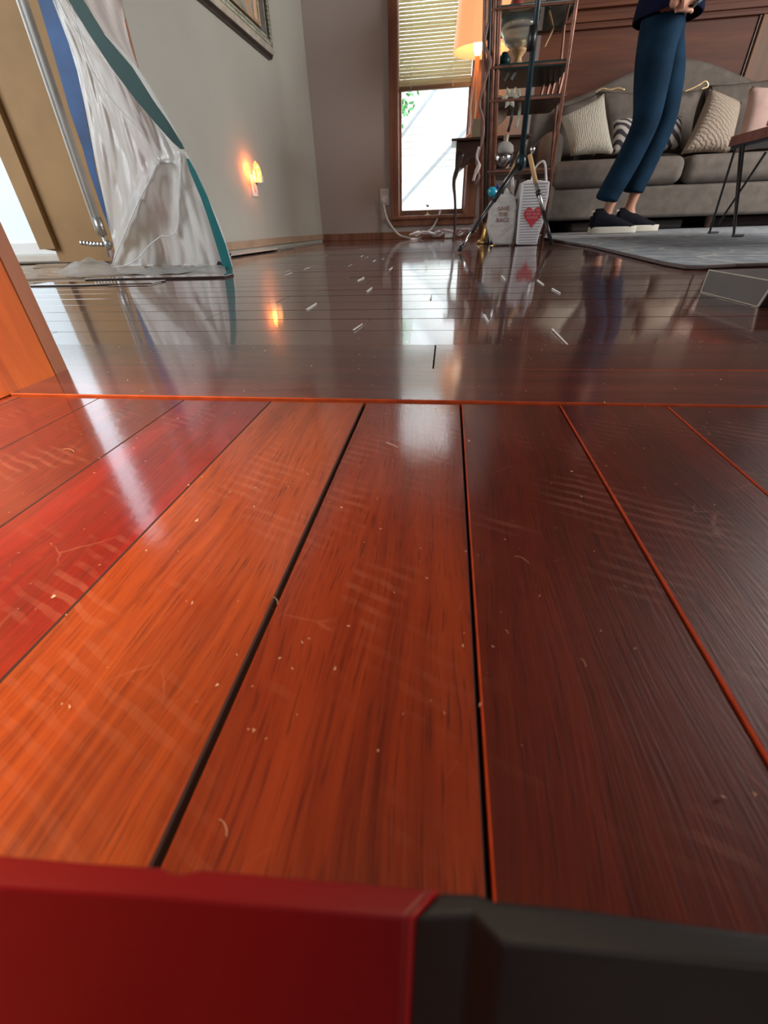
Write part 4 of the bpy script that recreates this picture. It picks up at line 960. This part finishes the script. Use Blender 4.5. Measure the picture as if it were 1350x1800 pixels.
for s_, dz in (('SAVE', .012), ('THE', -.012), ('BAGS', -.036)): textmesh(s_, .026, BROWNINK, b1_, Matrix.Translation((bc.x, YB+.0185, bc.z+dz))@RX)
hb = PY(892, 331, YB+.05); MB().tube(arc([hb+Vector((-.02, 0, -.02)), hb+Vector((-.015, 0, .03)), hb+Vector((.015, 0, .045)), hb+Vector((.03, 0, -.03))], 5), .007, 6).build('handle', PLB, b1_, True)

# ------------------------------------------------------------------ person
def skin(name, V, E, R_, m, parent, sub=2, root=0):
    me = D.meshes.new(name); me.from_pydata([tuple(v) for v in V], E, []); me.update(); me.materials.append(m)
    o = D.objects.new(name, me); COL.objects.link(o)
    if parent: o.parent = parent; o.matrix_parent_inverse = Matrix.Translation(-Vector(parent.location)) if parent.type == 'EMPTY' else parent.matrix_world.inverted()
    md = o.modifiers.new('skin', 'SKIN'); md.use_smooth_shade = True; md.branch_smoothing = .6
    sv = me.skin_vertices
    if len(sv) == 0: return o
    for i, r in enumerate(R_):
        rx, ry = (r if isinstance(r, tuple) else (r, r)); sv[0].data[i].radius = (rx, ry); sv[0].data[i].use_root = (i == root)
    s_ = o.modifiers.new('sub', 'SUBSURF'); s_.levels = sub; s_.render_levels = sub; return o
def ensure_skin(me):
    if len(me.skin_vertices) == 0:
        pass
YN, YQ = 3.50, 3.66          # near and far leg depth
hipN = PY(1158, 40, YN); hipF = PY(1180, 44, YQ)
kneeN = PY(1137, 215, YN); kneeF = PY(1168, 215, YQ)
ankN = PY(1060, 388, YN); ankF = PY(1100, 380, YQ)
pel = (hipN+hipF)/2+Vector((0, 0, .05)); YM = pel.y
per = thing('person', 'person in navy top, dark teal jeans and black shoes standing before the sofa', 'person', (ankN.x+.06, YM, 0))
ankN.z = max(ankN.z, .085); ankF.z = max(ankF.z, .085)
toeN = Vector((ankN.x+.15, YN-.01, .045)); toeF = Vector((ankF.x+.15, YQ-.02, .045))
chest = pel+Vector((.03, 0, .33)); neck = pel+Vector((.05, 0, .47)); hd0 = pel+Vector((.085, 0, .55)); hd1 = pel+Vector((.12, 0, .65))
shN = chest+Vector((.0, -.16, .07)); shF = chest+Vector((.0, .16, .07))
handN = PY(1180, 16, 3.34); handF = handN+Vector((.03, .30, .01))
elN = Vector((chest.x-.02, YM-.235, pel.z+.16)); elF = Vector((chest.x-.02, YM+.20, pel.z+.16))
V = [pel, pel+Vector((.015, 0, .16)), chest, neck, hd0, hd1,
     shN, elN, handN, shF, elF, handF,
     hipN, kneeN, ankN, toeN, hipF, kneeF, ankF, toeF,
     ankN+Vector((-.03, 0, -.045)), ankF+Vector((-.03, 0, -.045))]
E = [(0, 1), (1, 2), (2, 3), (3, 4), (4, 5), (2, 6), (6, 7), (7, 8), (2, 9), (9, 10), (10, 11), (0, 12), (12, 13), (13, 14), (14, 15), (0, 16), (16, 17), (17, 18), (18, 19), (14, 20), (18, 21)]
R_ = [(.09, .12), (.085, .12), (.09, .13), .048, .075, .07, .05, .038, .024, .05, .038, .024, .075, .05, .030, .026, .075, .05, .030, .026, .026, .026]
body = skin('body', V, E, R_, SKIN, per)
# jeans shell
def mid(a, b, t_): return a+(b-a)*t_
hemN = PY(1067, 347, YN); hemF = PY(1113, 334, YQ); hemN2 = PY(1064, 355, YN); hemF2 = PY(1111, 340, YQ)
calfN = mid(kneeN, ankN, .40)+Vector((-.012, 0, 0)); calfF = mid(kneeF, ankF, .40)+Vector((-.012, 0, 0))
thN = mid(hipN, kneeN, .45)+Vector((.0, 0, 0)); thF = mid(hipF, kneeF, .45)
Vj = [pel+Vector((-.01, 0, -.05)), pel+Vector((0, 0, .0)), hipN+Vector((0, 0, -.04)), thN, kneeN, calfN, hemN, hipF+Vector((0, 0, -.04)), thF, kneeF, calfF, hemF, hemN2, hemF2]
skin('jeans', Vj, [(0, 1), (0, 2), (2, 3), (3, 4), (4, 5), (5, 6), (0, 7), (7, 8), (8, 9), (9, 10), (10, 11), (6, 12), (11, 13)], [(.135, .15), (.125, .145), (.125, .11), (.105, .095), .080, .078, .074, (.12, .10), (.10, .09), .076, .074, .070, .078, .074], JEANS, per)
# top
sm_ = MB(); vv = []; ff = []; NR = 20
rgs = [(-.032, .0, .165, .185), (-.030, .0, .172, .19), (.03, .0, .165, .185), (.10, .005, .150, .172), (.19, .015, .128, .165), (.30, .028, .130, .185), (.38, .035, .112, .180), (.43, .042, .085, .12), (.465, .05, .060, .066), (.47, .05, .052, .056)]
for dz, dx_, rx_, ry_ in rgs:
    for k in range(NR):
        a_ = 2*math.pi*k/NR; vv.append(pel+Vector((dx_+rx_*math.cos(a_)+.006*math.sin(5*a_+dz*20), ry_*math.sin(a_), dz+.006*math.sin(3*a_)*(dz < 0))))
for i in range(len(rgs)-1):
    for k in range(NR): ff.append((i*NR+k, i*NR+(k+1) % NR, (i+1)*NR+(k+1) % NR, (i+1)*NR+k))
sm_.add(vv, ff)
for sh_, el_, ha_ in ((shN, elN, handN), (shF, elF, handF)):
    sm_.tube(arc([sh_+Vector((0, 0, .0)), mid(sh_, el_, .5), el_, mid(el_, ha_, .25)], 5), [.074-.0018*i for i in range(16)], 12)
sm_.build('shirt', NAVY, per, True)
skin('hair', [hd1+Vector((-.02, 0, .02)), hd0+Vector((-.05, 0, .04)), neck+Vector((-.04, 0, .03))], [(0, 1), (1, 2)], [.088, .07, .035], HAIR, per)
fc = hd1+Vector((.062, 0, -.03)); MB().ell(fc, (.012, .010, .016), 10, 8).build('nose', SKIN, per, True)
for s_ in (-1, 1):
    MB().ell(fc+Vector((-.004, .024*s_, .022)), (.008, .010, .006), 10, 8).build('eye', soft('eye_white', (.7, .7, .7), .05, 9, .3), per, True)
    MB().ell(hd1+Vector((-.01, .076*s_, -.03)), (.014, .006, .02), 10, 8).build('ear', SKIN, per, True)
MB().ell(fc+Vector((-.006, 0, -.032)), (.006, .018, .005), 10, 8).build('mouth', soft('lips', (.5, .18, .16), .05, 9, .5), per, True)
# hands: palm and five fingers each
def hand(root, fwd, side, name='hand'):
    K = 1.2
    fwd = fwd.normalized(); up = Vector((0, 0, 1)); side = side.normalized()
    V = [root, root+fwd*.045*K]; E = [(0, 1)]; R2 = [(.030*K, .018*K), (.036*K, .017*K)]
    for o_, L in [(-.031, .062), (-.011, .072), (.010, .068), (.029, .055)]:
        b0 = len(V); base = root+(fwd*.068+side*o_)*K
        V += [base, base+fwd*L*.5*K-up*.008, base+fwd*L*.85*K-up*.028]; E += [(1, b0), (b0, b0+1), (b0+1, b0+2)]; R2 += [.0100*K, .0090*K, .0078*K]
    b0 = len(V); V += [root+(fwd*.02-side*.040)*K, root+(fwd*.05-side*.056)*K-up*.004]; E += [(0, b0), (b0, b0+1)]; R2 += [.013*K, .010*K]
    return skin(name, V, E, R2, SKIN, body, 1)
# tilted towards the tablet it holds
hand(handN+Vector((.01, 0, 0)), Vector((.7, .3, .35)), Vector((0, .2, -1)))
hand(handF+Vector((.0, 0, 0)), Vector((.7, -.3, .35)), Vector((0, -.2, 1)))
tab = thing('tablet', 'grey green tablet held at waist height by the standing person', 'tablet', tuple(handN+Vector((.09, .08, .03))))
tc_ = PY(1230, 2, 3.44); MT = Matrix.Translation(tc_)@Matrix.Rotation(-.6, 4, 'Y')
MB().box((-.055, -.11, -.005), (.055, .11, .005), MT).build('case', soft('grey_green_case', (.16, .25, .25), .1, 20, .5), tab, False, .004)
MB().box((-.048, -.10, .005), (.048, .10, .0062), MT).build('screen', BLACK, tab)
# trousers' belt bag / dark strap held below the tablet
# shoes
def shoe(ank, toe, y_):
    s_ = D.objects.new('shoe', None); x0 = ank.x-.075; L = .285
    n = 14; V = []; F = []
    # upper: rings along x
    rings = []
    for i in range(n+1):
        q = i/n; x = x0+L*q; wdt = .034+.012*math.sin(math.pi*min(1, q*.9+.1))-.012*(q > .9); top_ = .150-.095*max(0, (q-.25)/.75)**.8-.02*(q > .93); 
        if q < .05: top_ = .135
        ring = []
        for k in range(12):
            a_ = 2*math.pi*k/12; ring.append(Vector((x, y_+wdt*math.cos(a_), .028+(top_-.028)*(.5+.5*math.sin(a_)))))
        rings.append(ring)
    for r_ in rings: V += r_
    for i in range(n):
        for k in range(12): F.append((i*12+k, i*12+(k+1) % 12, (i+1)*12+(k+1) % 12, (i+1)*12+k))
    F += [tuple(range(12)), tuple(range(n*12, n*12+12))]
    up = mk('shoe', V, F, BLACKF, per, True)
    pts = []
    for k in range(28):
        a_ = 2*math.pi*k/28; pts.append(Vector((x0+L/2+(L/2+.008)*math.copysign(abs(math.cos(a_))**.75, math.cos(a_)), y_+.045*math.copysign(abs(math.sin(a_))**.8, math.sin(a_)), .0125)))
    sl_ = MB().prism(pts, (0, 0, .038)).build('sole', SOLE, up, False, .005, 2)
    MB().box((x0-.008, y_-.016, .11), (x0+.012, y_+.016, .14)).build('heel_tab', SOLE, up, False, .003)
    return up
shoe(Vector((PY(1055, 410, YN).x, 0, 0)), toeN, YN); shoe(Vector((ankF.x+.01, 0, 0)), toeF, YQ)

# ------------------------------------------------------------------ slivers and crumbs on the floor
for i, (u0, v0, u1, v1) in enumerate([(621, 581, 637, 570), (629, 494, 640, 488), (645, 513, 654, 506), (851, 554, 859, 567), (882, 485, 889, 493), (945, 493, 956, 501), (971, 508, 985, 516), (971, 579, 998, 607), (684, 475, 690, 470), (757, 527, 759, 519), (539, 545, 556, 534), (679, 778, 700, 787)]):
    zz_ = .0006 if v0 < 560 else .0012
    a = FL(u0, v0, zz_); b = FL(u1, v1, zz_)
    if (b-a).length > .09: b = a+(b-a).normalized()*.09
    r_ = .0013 if v0 < 560 else (.0010 if v0 < 700 else .0003)
    d_ = (b-a).normalized(); nn_ = Vector((-d_.y, d_.x, 0))*r_*1.3
    o = MB().prism([a-nn_, b-nn_*.4, b+nn_*.4, a+nn_], (0, 0, r_*1.2)).build('splinter', SPLINT)
    tag(o, ['longest white splinter on the third cross row right of window glare', 'x'][0] if i == 7 else ['white splinter left of the window glare on the near cross rows', 'small white splinter far left of the window glare, farther one', 'small white splinter left of the window glare, nearer one', 'white splinter right of the window glare, upright one', 'small white splinter straight before the shopping bags', 'white splinter right of the shopping bag reflection, farther one', 'white splinter right of the shopping bag reflection, nearer one', '', 'tiny white splinter beside the window reflection far edge', 'thin pale splinter inside the bright window reflection', 'faint pale splinter right of the orange reflection', 'white splinter on the long plank just before the red seam'][i], 'splinter')
crumbs = MB()
for i in range(420):
    yy = .06+rng.rand()**1.2*.55; xx = rng.uniform(-.42, .42)*(.4+yy*1.2); s_ = rng.uniform(.00025, .0008)*(.6+yy*1.2)
    p = Vector((xx, yy, .0016 + (.001 if yy > .36 else 0)-.0006)); e = [Vector((rng.normal(), rng.normal(), abs(rng.normal())*.6))*s_ for _ in range(4)]
    crumbs.add([p+q for q in e], [(0, 1, 2), (0, 2, 3), (0, 3, 1), (1, 3, 2)])
tag(crumbs.build('floor_crumbs', CRUMB), 'pale crumbs and sawdust specks scattered over the red planks', 'crumbs', None, 'stuff')
curls = [(904, 978, 930, 990), (1020, 1158, 1030, 1172), (480, 1050, 488, 1062), (240, 688, 262, 692), (110, 790, 130, 794), (440, 685, 462, 692), (385, 1440, 398, 1470), (888, 1108, 894, 1114)]
for i, (u0, v0, u1, v1) in enumerate(curls):
    a = FL(u0, v0, .0018); b = FL(u1, v1, .0018); L = (b-a).length; s_ = Vector((-(b-a).y, (b-a).x, 0))*.25
    o = MB().tube(arc([a, a*.7+b*.3+s_*.5+Vector((0, 0, .0004)), a*.3+b*.7+s_*.5, b], 4), .00010+.00006*(v0 < 800), 5).build('wood_curl', CRUMB, None, True)
    tag(o, ('curled wood shaving right of the middle plank gap, largest', 'small wood shaving low on the right middle plank', 'tiny wood shaving beside the wide black plank gap', 'pale wood shaving on the cross rows left of centre', 'pale wood shaving on the leftmost long planks', 'pale wood shaving just behind the red seam', 'wood shaving nearest the red tool', 'tiny wood shaving on the plank right of the thin middle gap')[i], 'wood shaving', 'wood curls on the planks')
